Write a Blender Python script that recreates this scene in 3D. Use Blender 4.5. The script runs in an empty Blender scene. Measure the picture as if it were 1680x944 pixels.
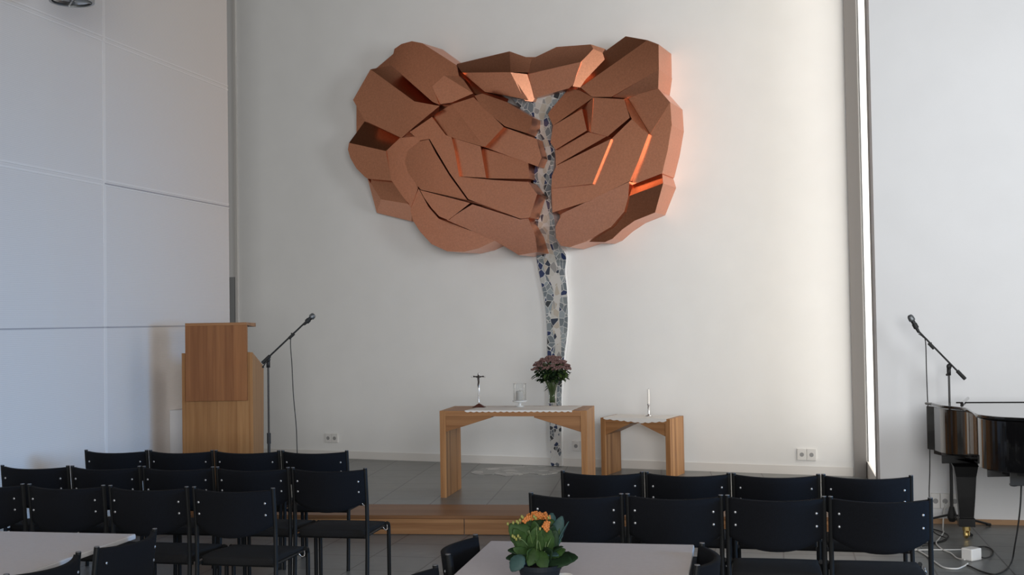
import bpy, bmesh, math, random
from mathutils import Vector, Matrix
random.seed(7)
S = bpy.context.scene
COL = S.collection
PI = math.pi

# ------------------------------------------------------------------ camera
FOC, PITCH, ROLL, EYE = 1950.0, 0.0273, -0.0160, 1.75
cp, sp = math.cos(PITCH), math.sin(PITCH)
FW = Vector((0, cp, sp)); UP = Vector((0, -sp, cp)); RT = Vector((1, 0, 0))
cr, sr = math.cos(ROLL), math.sin(ROLL)
RT2 = cr * RT + sr * UP; UP2 = -sr * RT + cr * UP
EYEP = Vector((0, 0, EYE))
cam = bpy.data.cameras.new('camera'); camo = bpy.data.objects.new('camera', cam); COL.objects.link(camo)
cam.sensor_width = 36; cam.lens = FOC / 1680 * 36; cam.clip_start = .05
m = Matrix((RT2, UP2, -FW)).transposed().to_4x4(); m.translation = EYEP
camo.matrix_world = m
S.camera = camo

def ray(u, v): return FW * FOC + RT2 * (u - 840) - UP2 * (v - 472)
def at(u, v, z):                       # photo point at height z
    r = ray(u, v); return EYEP + r * ((z - EYE) / r.z)
def on_plane(u, v, p, n):              # photo point on a plane
    r = ray(u, v); return EYEP + r * ((Vector(p) - EYEP).dot(n) / r.dot(n))
def at_y(u, v, y):                     # photo point at depth y
    r = ray(u, v); return EYEP + r * (y / r.y)
def nyaw(a): return Vector((math.sin(a), math.cos(a), 0))
def tyaw(a): return Vector((math.cos(a), -math.sin(a), 0))

# ------------------------------------------------------------------ materials
def new_mat(name):
    mt = bpy.data.materials.new(name); mt.use_nodes = True
    nt = mt.node_tree; b = nt.nodes['Principled BSDF']
    return mt, nt, b
def simple(name, col, rough=.5, metal=0, noise=0, nscale=40, bump=0, bscale=200, spec=.5, coat=0):
    mt, nt, b = new_mat(name)
    b.inputs['Base Color'].default_value = (*col, 1)
    b.inputs['Roughness'].default_value = rough; b.inputs['Metallic'].default_value = metal
    b.inputs['Specular IOR Level'].default_value = spec
    b.inputs['Coat Weight'].default_value = coat
    tc = nt.nodes.new('ShaderNodeTexCoord')
    if noise:
        n = nt.nodes.new('ShaderNodeTexNoise'); n.inputs['Scale'].default_value = nscale; n.inputs['Detail'].default_value = 3
        nt.links.new(tc.outputs['Object'], n.inputs['Vector'])
        r = nt.nodes.new('ShaderNodeValToRGB')
        r.color_ramp.elements[0].position = .3; r.color_ramp.elements[1].position = .7
        r.color_ramp.elements[0].color = (*[c * (1 - noise) for c in col], 1)
        r.color_ramp.elements[1].color = (*[min(1, c * (1 + noise)) for c in col], 1)
        nt.links.new(n.outputs['Fac'], r.inputs['Fac']); nt.links.new(r.outputs['Color'], b.inputs['Base Color'])
    if bump:
        n = nt.nodes.new('ShaderNodeTexNoise'); n.inputs['Scale'].default_value = bscale; n.inputs['Detail'].default_value = 2
        nt.links.new(tc.outputs['Object'], n.inputs['Vector'])
        bp = nt.nodes.new('ShaderNodeBump'); bp.inputs['Strength'].default_value = bump; bp.inputs['Distance'].default_value = .004
        nt.links.new(n.outputs['Fac'], bp.inputs['Height']); nt.links.new(bp.outputs['Normal'], b.inputs['Normal'])
    return mt

def wood(name, c1, c2, axis='Z', lam=.06, rough=.45, across='X'):
    """oak laminate: grain along axis, lamellae of different tone across"""
    mt, nt, b = new_mat(name); N = nt.nodes; K = nt.links
    b.inputs['Roughness'].default_value = rough; b.inputs['Specular IOR Level'].default_value = .25
    tc = N.new('ShaderNodeTexCoord'); sx = N.new('ShaderNodeSeparateXYZ'); K.new(tc.outputs['Object'], sx.inputs[0])
    mp = N.new('ShaderNodeMapping'); K.new(tc.outputs['Object'], mp.inputs['Vector'])
    sc = [34, 34, 34]; sc['XYZ'.index(axis)] = 1.7; mp.inputs['Scale'].default_value = sc
    n = N.new('ShaderNodeTexNoise'); n.inputs['Scale'].default_value = 1; n.inputs['Detail'].default_value = 5; n.inputs['Distortion'].default_value = .6
    K.new(mp.outputs[0], n.inputs['Vector'])
    fl = N.new('ShaderNodeMath'); fl.operation = 'DIVIDE'; fl.inputs[1].default_value = lam
    K.new(sx.outputs[across], fl.inputs[0])
    f2 = N.new('ShaderNodeMath'); f2.operation = 'FLOOR'; K.new(fl.outputs[0], f2.inputs[0])
    wn = N.new('ShaderNodeTexWhiteNoise'); wn.noise_dimensions = '1D'; K.new(f2.outputs[0], wn.inputs['W'])
    mx = N.new('ShaderNodeMix'); mx.data_type = 'FLOAT'; mx.inputs[0].default_value = .36
    K.new(n.outputs['Fac'], mx.inputs[2]); K.new(wn.outputs['Value'], mx.inputs[3])
    r = N.new('ShaderNodeValToRGB'); r.color_ramp.elements[0].position = .27; r.color_ramp.elements[1].position = .73
    r.color_ramp.elements[0].color = (*c1, 1); r.color_ramp.elements[1].color = (*c2, 1)
    K.new(mx.outputs[0], r.inputs['Fac']); K.new(r.outputs['Color'], b.inputs['Base Color'])
    return mt

def tiles(name, yaw, size, col, grout, rough):
    mt, nt, b = new_mat(name); N = nt.nodes; K = nt.links
    tc = N.new('ShaderNodeTexCoord'); mp = N.new('ShaderNodeMapping'); K.new(tc.outputs['Object'], mp.inputs['Vector'])
    mp.inputs['Rotation'].default_value = (0, 0, yaw)
    br = N.new('ShaderNodeTexBrick'); br.offset = 0; br.squash = 1
    br.inputs['Scale'].default_value = 1; br.inputs['Brick Width'].default_value = size; br.inputs['Row Height'].default_value = size
    br.inputs['Mortar Size'].default_value = .006; br.inputs['Bias'].default_value = 0
    br.inputs['Color1'].default_value = (*[c * .94 for c in col], 1); br.inputs['Color2'].default_value = (*[c * 1.06 for c in col], 1)
    br.inputs['Mortar'].default_value = (*grout, 1)
    K.new(mp.outputs[0], br.inputs['Vector'])
    n = N.new('ShaderNodeTexNoise'); n.inputs['Scale'].default_value = 9; n.inputs['Detail'].default_value = 5
    K.new(tc.outputs['Object'], n.inputs['Vector'])
    mx = N.new('ShaderNodeMix'); mx.data_type = 'RGBA'; mx.blend_type = 'MULTIPLY'; mx.inputs[0].default_value = .35
    K.new(br.outputs['Color'], mx.inputs[6]); K.new(n.outputs['Fac'], mx.inputs[7])
    K.new(mx.outputs[2], b.inputs['Base Color'])
    b.inputs['Roughness'].default_value = rough
    return mt

def glass(name):
    """thin clear glass: see-through with fresnel sheen"""
    mt, nt, b = new_mat(name); N = nt.nodes; K = nt.links
    t = N.new('ShaderNodeBsdfTransparent'); t.inputs[0].default_value = (.985, .99, .99, 1)
    gl = N.new('ShaderNodeBsdfGlossy'); gl.inputs['Roughness'].default_value = .06
    f = N.new('ShaderNodeLayerWeight'); f.inputs['Blend'].default_value = .25
    mu = N.new('ShaderNodeMath'); mu.operation = 'MULTIPLY_ADD'; mu.inputs[1].default_value = .32; mu.inputs[2].default_value = .01; K.new(f.outputs['Facing'], mu.inputs[0])
    mx = N.new('ShaderNodeMixShader'); K.new(mu.outputs[0], mx.inputs[0]); K.new(t.outputs[0], mx.inputs[1]); K.new(gl.outputs[0], mx.inputs[2])
    K.new(mx.outputs[0], N['Material Output'].inputs['Surface'])
    return mt
def emit(name, col, st):
    mt, nt, b = new_mat(name)
    b.inputs['Base Color'].default_value = (*col, 1)
    b.inputs['Emission Color'].default_value = (*col, 1); b.inputs['Emission Strength'].default_value = st
    return mt

def acoustic(name):
    """white acoustic board with fine horizontal grooves"""
    mt, nt, b = new_mat(name); N = nt.nodes; K = nt.links
    tc = N.new('ShaderNodeTexCoord'); w = N.new('ShaderNodeTexWave'); w.wave_type = 'BANDS'; w.bands_direction = 'Z'
    w.inputs['Scale'].default_value = 22; w.inputs['Distortion'].default_value = 0
    K.new(tc.outputs['Object'], w.inputs['Vector'])
    r = N.new('ShaderNodeValToRGB'); r.color_ramp.elements[0].color = (.61, .585, .57, 1); r.color_ramp.elements[1].color = (.66, .635, .62, 1)
    K.new(w.outputs['Fac'], r.inputs['Fac']); K.new(r.outputs['Color'], b.inputs['Base Color'])
    bp = N.new('ShaderNodeBump'); bp.inputs['Strength'].default_value = .15; bp.inputs['Distance'].default_value = .003
    K.new(w.outputs['Fac'], bp.inputs['Height']); K.new(bp.outputs['Normal'], b.inputs['Normal'])
    b.inputs['Roughness'].default_value = .8
    return mt

def copper_mat():
    mt, nt, b = new_mat('brushed_copper'); N = nt.nodes; K = nt.links
    tc = N.new('ShaderNodeTexCoord'); n = N.new('ShaderNodeTexNoise'); n.inputs['Scale'].default_value = 60; n.inputs['Detail'].default_value = 4
    K.new(tc.outputs['Object'], n.inputs['Vector'])
    r = N.new('ShaderNodeValToRGB'); r.color_ramp.elements[0].color = (.66, .285, .165, 1); r.color_ramp.elements[1].color = (.77, .345, .205, 1)
    r.color_ramp.elements[0].position = .3; r.color_ramp.elements[1].position = .7
    K.new(n.outputs['Fac'], r.inputs['Fac']); K.new(r.outputs['Color'], b.inputs['Base Color'])
    b.inputs['Metallic'].default_value = 1.0; b.inputs['Roughness'].default_value = .29
    bp = N.new('ShaderNodeBump'); bp.inputs['Strength'].default_value = .06; bp.inputs['Distance'].default_value = .01
    n2 = N.new('ShaderNodeTexNoise'); n2.inputs['Scale'].default_value = 140; K.new(tc.outputs['Object'], n2.inputs['Vector'])
    K.new(n2.outputs['Fac'], bp.inputs['Height']); K.new(bp.outputs['Normal'], b.inputs['Normal'])
    return mt

def mosaic(name, scale, stops, grout, edge=.05, warp=(1, 1, 1), rough=.35):
    """broken-tile mosaic: voronoi cells with grout lines"""
    mt, nt, b = new_mat(name); N = nt.nodes; K = nt.links
    tc = N.new('ShaderNodeTexCoord'); mp = N.new('ShaderNodeMapping'); K.new(tc.outputs['Object'], mp.inputs['Vector'])
    mp.inputs['Scale'].default_value = warp
    v = N.new('ShaderNodeTexVoronoi'); v.inputs['Scale'].default_value = scale
    v2 = N.new('ShaderNodeTexVoronoi'); v2.feature = 'DISTANCE_TO_EDGE'; v2.inputs['Scale'].default_value = scale
    K.new(mp.outputs[0], v.inputs['Vector']); K.new(mp.outputs[0], v2.inputs['Vector'])
    sp_ = N.new('ShaderNodeSeparateColor'); K.new(v.outputs['Color'], sp_.inputs[0])
    r = N.new('ShaderNodeValToRGB'); r.color_ramp.interpolation = 'CONSTANT'
    els = r.color_ramp.elements
    while len(els) < len(stops): els.new(.5)
    for e, (p, c) in zip(els, stops): e.position = p; e.color = (*c, 1)
    K.new(sp_.outputs[0], r.inputs['Fac'])
    lt = N.new('ShaderNodeMath'); lt.operation = 'LESS_THAN'; lt.inputs[1].default_value = edge; K.new(v2.outputs['Distance'], lt.inputs[0])
    mx = N.new('ShaderNodeMix'); mx.data_type = 'RGBA'; K.new(lt.outputs[0], mx.inputs[0]); K.new(r.outputs['Color'], mx.inputs[6])
    mx.inputs[7].default_value = (*grout, 1)
    K.new(mx.outputs[2], b.inputs['Base Color']); b.inputs['Roughness'].default_value = rough
    return mt

M = {}
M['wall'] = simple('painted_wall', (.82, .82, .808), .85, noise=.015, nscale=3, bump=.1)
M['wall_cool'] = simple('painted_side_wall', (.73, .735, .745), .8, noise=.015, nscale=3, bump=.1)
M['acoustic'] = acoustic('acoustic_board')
M['seam'] = simple('seam_strip', (.70, .68, .665), .7)
M['groove'] = simple('groove', (.36, .35, .36), .8)
M['ceil'] = simple('ceiling_boards', (.11, .085, .062), .7)
M['shade_and_pier_grey'] = simple('shade_and_pier_grey', (0.2160, 0.2040, 0.1950), .6)  # grey darkened to hold the shade beside the slit; pier end shares it
M['white_trim'] = simple('white_trim', (.72, .70, .67), .5)
M['tile'] = tiles('platform_tile', .122, .5, (0.205, 0.214, 0.209), (0.06, 0.06, 0.06), .32)
M['tile2'] = tiles('floor_tile', .22, .5, (0.195, 0.203, 0.199), (0.06, 0.06, 0.06), .36)
M['oak'] = wood('oak_upright', (0.2957, 0.1318, 0.0498), (0.4731, 0.2446, 0.1037), 'Z', .055)
M['oak_y'] = wood('oak_lamella_sides', (0.2464, 0.1082, 0.0415), (0.5125, 0.2729, 0.1161), 'Z', .035, across='Y')
M['oak_x'] = wood('oak_lengthwise', (0.2680, 0.1192, 0.0466), (0.4066, 0.2072, 0.0895), 'X', .07, across='Y')
M['oak_xz'] = wood('oak_rail', (0.2242, 0.0988, 0.0377), (0.3622, 0.1811, 0.0762), 'X', .05, across='Z')
M['oak_dark'] = wood('oak_lectern_panel', (0.1856, 0.0674, 0.0218), (0.3025, 0.1240, 0.0436), 'Z', .075)
M['oak_light'] = wood('oak_lectern_body', (0.2376, 0.1052, 0.0351), (0.3696, 0.1860, 0.0701), 'Z', .085)
M['oak_step'] = wood('oak_step', (0.1782, 0.0794, 0.0316), (0.2640, 0.1264, 0.0561), 'X', .14, across='Y')
M['oak_base'] = wood('oak_baseboard', (.30, .17, .09), (.42, .26, .14), 'X', .5, across='Z')
M['copper'] = copper_mat()
M['trunk'] = mosaic('trunk_mosaic_sides', 17, [(0, (.17, .20, .22)), (.30, (.30, .34, .36)), (.55, (.025, .04, .11)), (.72, (.22, .25, .26)), (.88, (.04, .045, .05)), (.95, (.45, .45, .43))], (.62, .62, .60), .035, (1, 1, .8))
M['trunk_low'] = mosaic('trunk_mosaic_foot', 27, [(0, (.60, .59, .57)), (.30, (.03, .045, .10)), (.48, (.16, .18, .20)), (.64, (.62, .61, .58)), (.86, (.05, .055, .06))], (.64, .63, .61), .06, (1, 1, .8))
M['trunk_mid'] = mosaic('trunk_mosaic_middle', 17, [(0, (.54, .52, .48)), (.35, (.48, .43, .36)), (.60, (.60, .58, .55)), (.80, (.035, .045, .07)), (.90, (.30, .29, .28))], (.60, .59, .56), .03, (1, 1, .8))
M['trunk_side'] = simple('trunk_edge', (.82, .84, .86), .4)
M['inlay'] = mosaic('floor_inlay', 9, [(0, (0.3400, 0.3400, 0.3315)), (.3, (0.4420, 0.4420, 0.4250)), (.55, (0.2550, 0.2635, 0.2550)), (.8, (0.5440, 0.5440, 0.5270))], (0.2210, 0.2210, 0.2210), .03)
M['fabric'] = simple('navy_fabric', (0.0035, 0.0042, 0.0063), .95, noise=.25, nscale=260, bump=.3, bscale=500, spec=.2)
M['seat_fabric'] = simple('seat_fabric', (0.0120, 0.0120, 0.0128), .95, noise=.25, nscale=260, bump=.3, bscale=500, spec=.2)
M['tube'] = simple('black_steel_tube', (.006, .0065, .007), .55, spec=.2)
M['chrome'] = simple('chrome', (.75, .75, .76), .22, 1)
M['steel'] = simple('satin_steel', (.55, .56, .57), .3, 1)
M['cap'] = simple('grey_end_cap', (.10, .10, .105), .5)
M['screw'] = simple('zinc_screw', (.40, .41, .43), .4, .8)
M['plate_black'] = simple('black_plastic', (.012, .012, .013), .4)
M['lam'] = simple('grey_laminate', (0.5250, 0.4938, 0.5000), .5, noise=.03, nscale=60)
M['lam_edge'] = simple('laminate_edge', (.55, .54, .55), .45)
M['lace'] = simple('white_linen', (.76, .74, .71), .9, bump=.4, bscale=300)
M['piano'] = simple('piano_lacquer', (.004, .004, .0045), .11, spec=.6, coat=.6)
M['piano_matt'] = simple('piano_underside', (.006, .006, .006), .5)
M['grille'] = simple('mic_grille', (.16, .17, .18), .45, .7)
M['piano_leg'] = simple('piano_leg_lacquer', (.004, .004, .0045), .3, spec=.15)
M['brass'] = simple('brass', (.68, .50, .20), .3, 1)
M['plastic'] = simple('white_plastic', (.74, .73, .71), .35)
M['plastic_dark'] = simple('socket_hole', (.30, .30, .30), .5)
M['rubber'] = simple('black_rubber', (.012, .012, .012), .6)
M['cord_white'] = simple('white_cord', (.66, .66, .64), .5)
M['glass'] = glass('clear_glass')
M['glass_foot'] = simple('pressed_glass', (.62, .64, .65), .12)
M['wax'] = simple('white_wax', (.84, .82, .78), .5)
M['wax_grey'] = simple('grey_wax', (.42, .42, .41), .5)
M['dark_wood'] = simple('dark_mahogany', (.075, .025, .018), .4)
M['bronze'] = simple('dark_bronze', (.05, .04, .038), .4, .8)
M['leaf'] = simple('leaf_green', (0.0201, 0.0454, 0.0108), .62, spec=.2, noise=.3, nscale=30)
M['leaf_dark'] = simple('leaf_dark', (0.0089, 0.0238, 0.0095), .62, spec=.2, noise=.3, nscale=30)
M['leaf_blue'] = simple('leaf_glossy', (0.0260, 0.0553, 0.0525), .62, spec=.2, noise=.2, nscale=30)
M['stem'] = simple('stem_green', (0.0550, 0.0935, 0.0248), .5)
M['sedum'] = simple('sedum_flower', (.17, .095, .088), .85, noise=.35, nscale=150)
M['orange'] = simple('orange_petal', (0.3683, 0.1150, 0.0176), .6, noise=.25, nscale=200)
M['bud'] = simple('yellow_bud', (0.1856, 0.1838, 0.0420), .6)
M['pot'] = simple('dark_plant_pot', (.008, .011, .015), .6, spec=.2)
M['soil'] = simple('soil', (.03, .02, .013), .95)
M['lampmetal'] = simple('lamp_metal', (.35, .36, .36), .3, .9)
M['door'] = simple('door_paint', (.30, .31, .31), .5)
M['window'] = emit('daylit_pane', (1.0, .97, .92), 1.6)
M['white_box'] = simple('white_lacquer', (.56, .57, .60), .4)

# ------------------------------------------------------------------ mesh helpers
class MB:
    def __init__(self): self.b = bmesh.new()
    def box(self, lo, hi, mat=None):
        vs = [self.b.verts.new((x, y, z)) for z in (lo[2], hi[2]) for y in (lo[1], hi[1]) for x in (lo[0], hi[0])]
        if mat is not None:
            for v in vs: v.co = mat @ v.co
        for f in ((0, 2, 3, 1), (4, 5, 7, 6), (0, 1, 5, 4), (2, 6, 7, 3), (0, 4, 6, 2), (1, 3, 7, 5)):
            self.b.faces.new([vs[i] for i in f])
        return self
    def prism(self, bottom, top):
        """two matching loops of points joined by sides"""
        a = [self.b.verts.new(p) for p in bottom]; c = [self.b.verts.new(p) for p in top]; n = len(a)
        self.b.faces.new(a[::-1]); self.b.faces.new(c)
        for i in range(n): self.b.faces.new((a[i], a[(i + 1) % n], c[(i + 1) % n], c[i]))
        return self
    def tube(self, pts, r, seg=10, taper=None):
        pts = [Vector(p) for p in pts]; rings = []
        prev = None
        for i, p in enumerate(pts):
            d = (pts[min(i + 1, len(pts) - 1)] - pts[max(i - 1, 0)]).normalized()
            if prev is None:
                a = Vector((0, 0, 1)) if abs(d.z) < .9 else Vector((1, 0, 0))
                x = d.cross(a).normalized()
            else:
                x = (prev - d * prev.dot(d)).normalized()
            prev = x; y = d.cross(x)
            rr = r if taper is None else taper[i]
            rings.append([self.b.verts.new(p + (x * math.cos(2 * PI * k / seg) + y * math.sin(2 * PI * k / seg)) * rr) for k in range(seg)])
        for a, c in zip(rings, rings[1:]):
            for k in range(seg): self.b.faces.new((a[k], a[(k + 1) % seg], c[(k + 1) % seg], c[k]))
        self.b.faces.new(rings[0][::-1]); self.b.faces.new(rings[-1])
        return self
    def lathe(self, prof, seg=32, c=(0, 0, 0), close=False):
        c = Vector(c); rings = []
        for r, z in prof:
            if r < 1e-6: rings.append([self.b.verts.new(c + Vector((0, 0, z)))])
            else: rings.append([self.b.verts.new(c + Vector((r * math.cos(2 * PI * k / seg), r * math.sin(2 * PI * k / seg), z))) for k in range(seg)])
        prs = list(zip(rings, rings[1:]))
        if close: prs.append((rings[-1], rings[0]))
        for a, d in prs:
            if len(a) == 1 and len(d) == 1: continue
            for k in range(seg):
                k2 = (k + 1) % seg
                if len(a) == 1: self.b.faces.new((a[0], d[k2], d[k]))
                elif len(d) == 1: self.b.faces.new((a[k], a[k2], d[0]))
                else: self.b.faces.new((a[k], a[k2], d[k2], d[k]))
        return self
    def grid(self, rows):
        vs = [[self.b.verts.new(p) for p in r] for r in rows]
        for a, c in zip(vs, vs[1:]):
            for i in range(len(a) - 1): self.b.faces.new((a[i], a[i + 1], c[i + 1], c[i]))
        return self
    def sphere(self, c, r, seg=12, rings=8, sc=(1, 1, 1), rot=None):
        mtx = Matrix.Translation(Vector(c)) @ (rot.to_4x4() if rot else Matrix.Identity(4)) @ Matrix.Diagonal((*sc, 1))
        bmesh.ops.create_uvsphere(self.b, u_segments=seg, v_segments=rings, radius=r, matrix=mtx)
        return self
    def ico(self, c, r, sub=1, sc=(1, 1, 1)):
        bmesh.ops.create_icosphere(self.b, subdivisions=sub, radius=r, matrix=Matrix.Translation(Vector(c)) @ Matrix.Diagonal((*sc, 1)))
        return self
    def xf(self, mtx):
        bmesh.ops.transform(self.b, matrix=mtx, verts=self.b.verts); return self
    def build(self, name, mat, parent=None, smooth=False, bevel=0, solid=0, offset=-1, loc=None, rotz=0, sub=0, origin=None):
        if origin is not None:
            bmesh.ops.translate(self.b, verts=self.b.verts, vec=-Vector(origin)); loc = origin
        bmesh.ops.recalc_face_normals(self.b, faces=self.b.faces)
        me = bpy.data.meshes.new(name); self.b.to_mesh(me); self.b.free()
        for mm in (mat if isinstance(mat, (list, tuple)) else [mat]): me.materials.append(mm)
        o = bpy.data.objects.new(name, me); COL.objects.link(o)
        if parent: o.parent = parent
        if loc is not None: o.location = loc
        o.rotation_euler.z = rotz
        if smooth:
            for p in me.polygons: p.use_smooth = True
        if solid:
            md = o.modifiers.new('thick', 'SOLIDIFY'); md.thickness = solid; md.offset = offset
        if bevel:
            md = o.modifiers.new('bevel', 'BEVEL'); md.width = bevel; md.segments = 2; md.limit_method = 'ANGLE'; md.angle_limit = math.radians(40)
        if sub:
            md = o.modifiers.new('sub', 'SUBSURF'); md.levels = sub; md.render_levels = sub
        return o

def tag(o, label, cat, group=None, kind=None):
    o['label'] = label; o['category'] = cat
    if group: o['group'] = group
    if kind: o['kind'] = kind
    return o
def thing(name, label, cat, loc=(0, 0, 0), rotz=0, group=None):
    o = bpy.data.objects.new(name, None); COL.objects.link(o); o.empty_display_size = .1
    o.location = loc; o.rotation_euler.z = rotz
    return tag(o, label, cat, group)
def struct(o, label=None, cat='wall'):
    o['kind'] = 'structure'
    if label: o['label'] = label; o['category'] = cat
    return o
def copy_tree(o, parent=None):
    c = o.copy(); COL.objects.link(c)
    if parent: c.parent = parent; c.matrix_parent_inverse = o.matrix_parent_inverse.copy()
    for ch in list(o.children): copy_tree(ch, c)
    return c
def catmull(pts, n=8):
    pts = [Vector(p) for p in pts]; out = []
    P = [2 * pts[0] - pts[1]] + pts + [2 * pts[-1] - pts[-2]]
    for i in range(1, len(P) - 2):
        for k in range(n):
            t = k / n
            a, b, c, d = P[i - 1], P[i], P[i + 1], P[i + 2]
            out.append(.5 * ((2 * b) + (c - a) * t + (2 * a - 5 * b + 4 * c - d) * t * t + (3 * b - a - 3 * c + d) * t ** 3))
    out.append(pts[-1]); return out

# ------------------------------------------------------------------ the setting
PZ = .16                                              # stage height
BWP = at(720, 757.8, PZ); BY = .40; BN = nyaw(BY); BT = tyaw(BY)     # back wall: a point, yaw, normal (away), tangent (right)
LY = .239; LN = -tyaw(LY); LT = nyaw(LY)              # left wall runs along LT
L_END = at_y(377, 537, 12.0); L_END.z = 0
RWP = at(1630, 861, 0); RY = .22; RN = nyaw(RY); RTN = tyaw(RY)
CEIL = 6.4
def bw(s, z, d=0):                                    # point on the back wall: along it, height, distance into the room
    p = Vector((BWP.x, BWP.y, 0)) + BT * s - BN * d; p.z = z; return p
def on_bw(u, v, d=0): return on_plane(u, v, BWP - BN * d, BN)
def s_bw(p): return (Vector((p.x, p.y, 0)) - Vector((BWP.x, BWP.y, 0))).dot(BT)

b = MB(); b.grid([[(-9, -4, 0), (9, -4, 0)], [(-9, 17, 0), (9, 17, 0)]])
struct(b.build('floor', M['tile2'], solid=.1, offset=-1), 'grey tiled floor of the hall below the stage', 'floor')
b = MB(); b.box((-9, -4, CEIL), (9, 17, CEIL + .1)); struct(b.build('ceiling', M['ceil']))

s_l = s_bw(on_bw(340, 500)); s_r = s_bw(on_bw(1416, 500))
# slit window and right wall corner points
A0 = bw(s_r, 0); W_END = on_plane(1442, 700, RWP, RN); W_END.z = 0
b = MB(); b.prism([bw(s_l - .8, 0), bw(s_r, 0), bw(s_r, 0, -.2), bw(s_l - .8, 0, -.2)], [bw(s_l - .8, CEIL), bw(s_r, CEIL), bw(s_r, CEIL, -.2), bw(s_l - .8, CEIL, -.2)])
struct(b.build('wall_back', M['wall']), 'pale plastered wall behind the stage carrying the copper tree', 'wall')
# baseboard of the back wall
sd = s_bw(on_bw(386, 740))
b = MB(); b.prism([bw(sd + .06, PZ, 0), bw(s_r - .13, PZ, 0), bw(s_r - .13, PZ, .018), bw(sd + .06, PZ, .018)], [bw(sd + .06, PZ + .085, 0), bw(s_r - .13, PZ + .085, 0), bw(s_r - .13, PZ + .085, .012), bw(sd + .06, PZ + .085, .012)])
struct(b.build('baseboard_back', M['white_trim']), 'white skirting along the foot of the stage back wall', 'baseboard')
# shade on the wall end, painted as a grey strip beside the slit window
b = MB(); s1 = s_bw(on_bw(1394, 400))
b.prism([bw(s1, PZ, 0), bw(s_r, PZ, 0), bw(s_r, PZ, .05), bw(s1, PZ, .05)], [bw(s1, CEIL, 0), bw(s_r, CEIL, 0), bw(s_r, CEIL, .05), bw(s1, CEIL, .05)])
struct(b.build('trim_1', M['shade_and_pier_grey']), 'painted shade strip between back wall and slit window', 'trim')
# light trim and door at the left end
st = s_bw(on_bw(391.5, 400))
b = MB(); b.prism([bw(st - .035, PZ, 0), bw(st, PZ, 0), bw(st, PZ, .03), bw(st - .035, PZ, .03)], [bw(st - .035, CEIL, 0), bw(st, CEIL, 0), bw(st, CEIL, .03), bw(st - .035, CEIL, .03)])
struct(b.build('trim_2', M['white_trim']), 'thin white upright strip at the left end of the back wall', 'trim')
zt = on_bw(386, 455).z
de = s_bw(on_bw(387, 480))
b = MB(); b.prism([bw(de - .9, PZ, 0), bw(de, PZ, 0), bw(de, PZ, .03), bw(de - .9, PZ, .03)], [bw(de - .9, zt, 0), bw(de, zt, 0), bw(de, zt, .03), bw(de - .9, zt, .03)])
door = struct(b.build('door_1', M['door']), 'grey door edge showing behind the panelled wall', 'door')

# left wall: acoustic boards
def lw(s, z, d=0):                                    # s backwards (negative) from its far end, d into the room
    p = L_END + LT * s - LN * d; p.z = z; return p
b = MB(); b.prism([lw(-14, 0), lw(0, 0), lw(0, 0, -.18), lw(-14, 0, -.18)], [lw(-14, CEIL), lw(0, CEIL), lw(0, CEIL, -.18), lw(-14, CEIL, -.18)])
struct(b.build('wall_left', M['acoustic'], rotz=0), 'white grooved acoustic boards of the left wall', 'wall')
def on_lw(u, v): return on_plane(u, v, L_END, LN)
def s_lw(p): return (Vector((p.x, p.y, 0)) - L_END).dot(LT)
z1, z2, z3 = on_lw(170, 65).z, on_lw(170, 300.4).z, on_lw(172, 537.5).z
sv = s_lw(on_lw(172, 400))
k = 0
for zz in (z1, z2):
    k += 1
    b = MB()
    for dz in (-.022, .016):
        b.prism([lw(-14, zz + dz, 0), lw(0, zz + dz, 0), lw(0, zz + dz, .006), lw(-14, zz + dz, .006)], [lw(-14, zz + dz + .012, 0), lw(0, zz + dz + .012, 0), lw(0, zz + dz + .012, .006), lw(-14, zz + dz + .012, .006)])
    struct(b.build('trim_%d' % (k + 2), M['seam']), ['upper', 'middle'][k - 1] + ' pale horizontal joint strip across the left acoustic boards', 'trim')
b = MB(); b.prism([lw(-14, z3 - .006, 0), lw(0, z3 - .006, 0), lw(0, z3 - .006, .003), lw(-14, z3 - .006, .003)], [lw(-14, z3 + .006, 0), lw(0, z3 + .006, 0), lw(0, z3 + .006, .003), lw(-14, z3 + .006, .003)])
struct(b.build('trim_5', M['groove']), 'lowest thin dark joint line across the left boards', 'trim')
b = MB(); b.prism([lw(sv, z2 - .008, 0), lw(0, z2 - .008, 0), lw(0, z2 - .008, .007), lw(sv, z2 - .008, .007)], [lw(sv, z2 + .002, 0), lw(0, z2 + .002, 0), lw(0, z2 + .002, .007), lw(sv, z2 + .002, .007)])
struct(b.build('trim_6', M['groove']), 'dark joint line right of the upright strip on the left wall', 'trim')
for j, s0 in enumerate((sv, sv - 2.4)):
    b = MB(); b.prism([lw(s0 - .02, 0, 0), lw(s0 + .02, 0, 0), lw(s0 + .02, 0, .003), lw(s0 - .02, 0, .003)], [lw(s0 - .02, CEIL, 0), lw(s0 + .02, CEIL, 0), lw(s0 + .02, CEIL, .003), lw(s0 - .02, CEIL, .003)])
    struct(b.build('trim_%d' % (7 + j), M['seam']), 'pale upright joint strip on the left acoustic boards' if j == 0 else 'upright joint strip nearer the camera on the left wall', 'trim')

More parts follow.
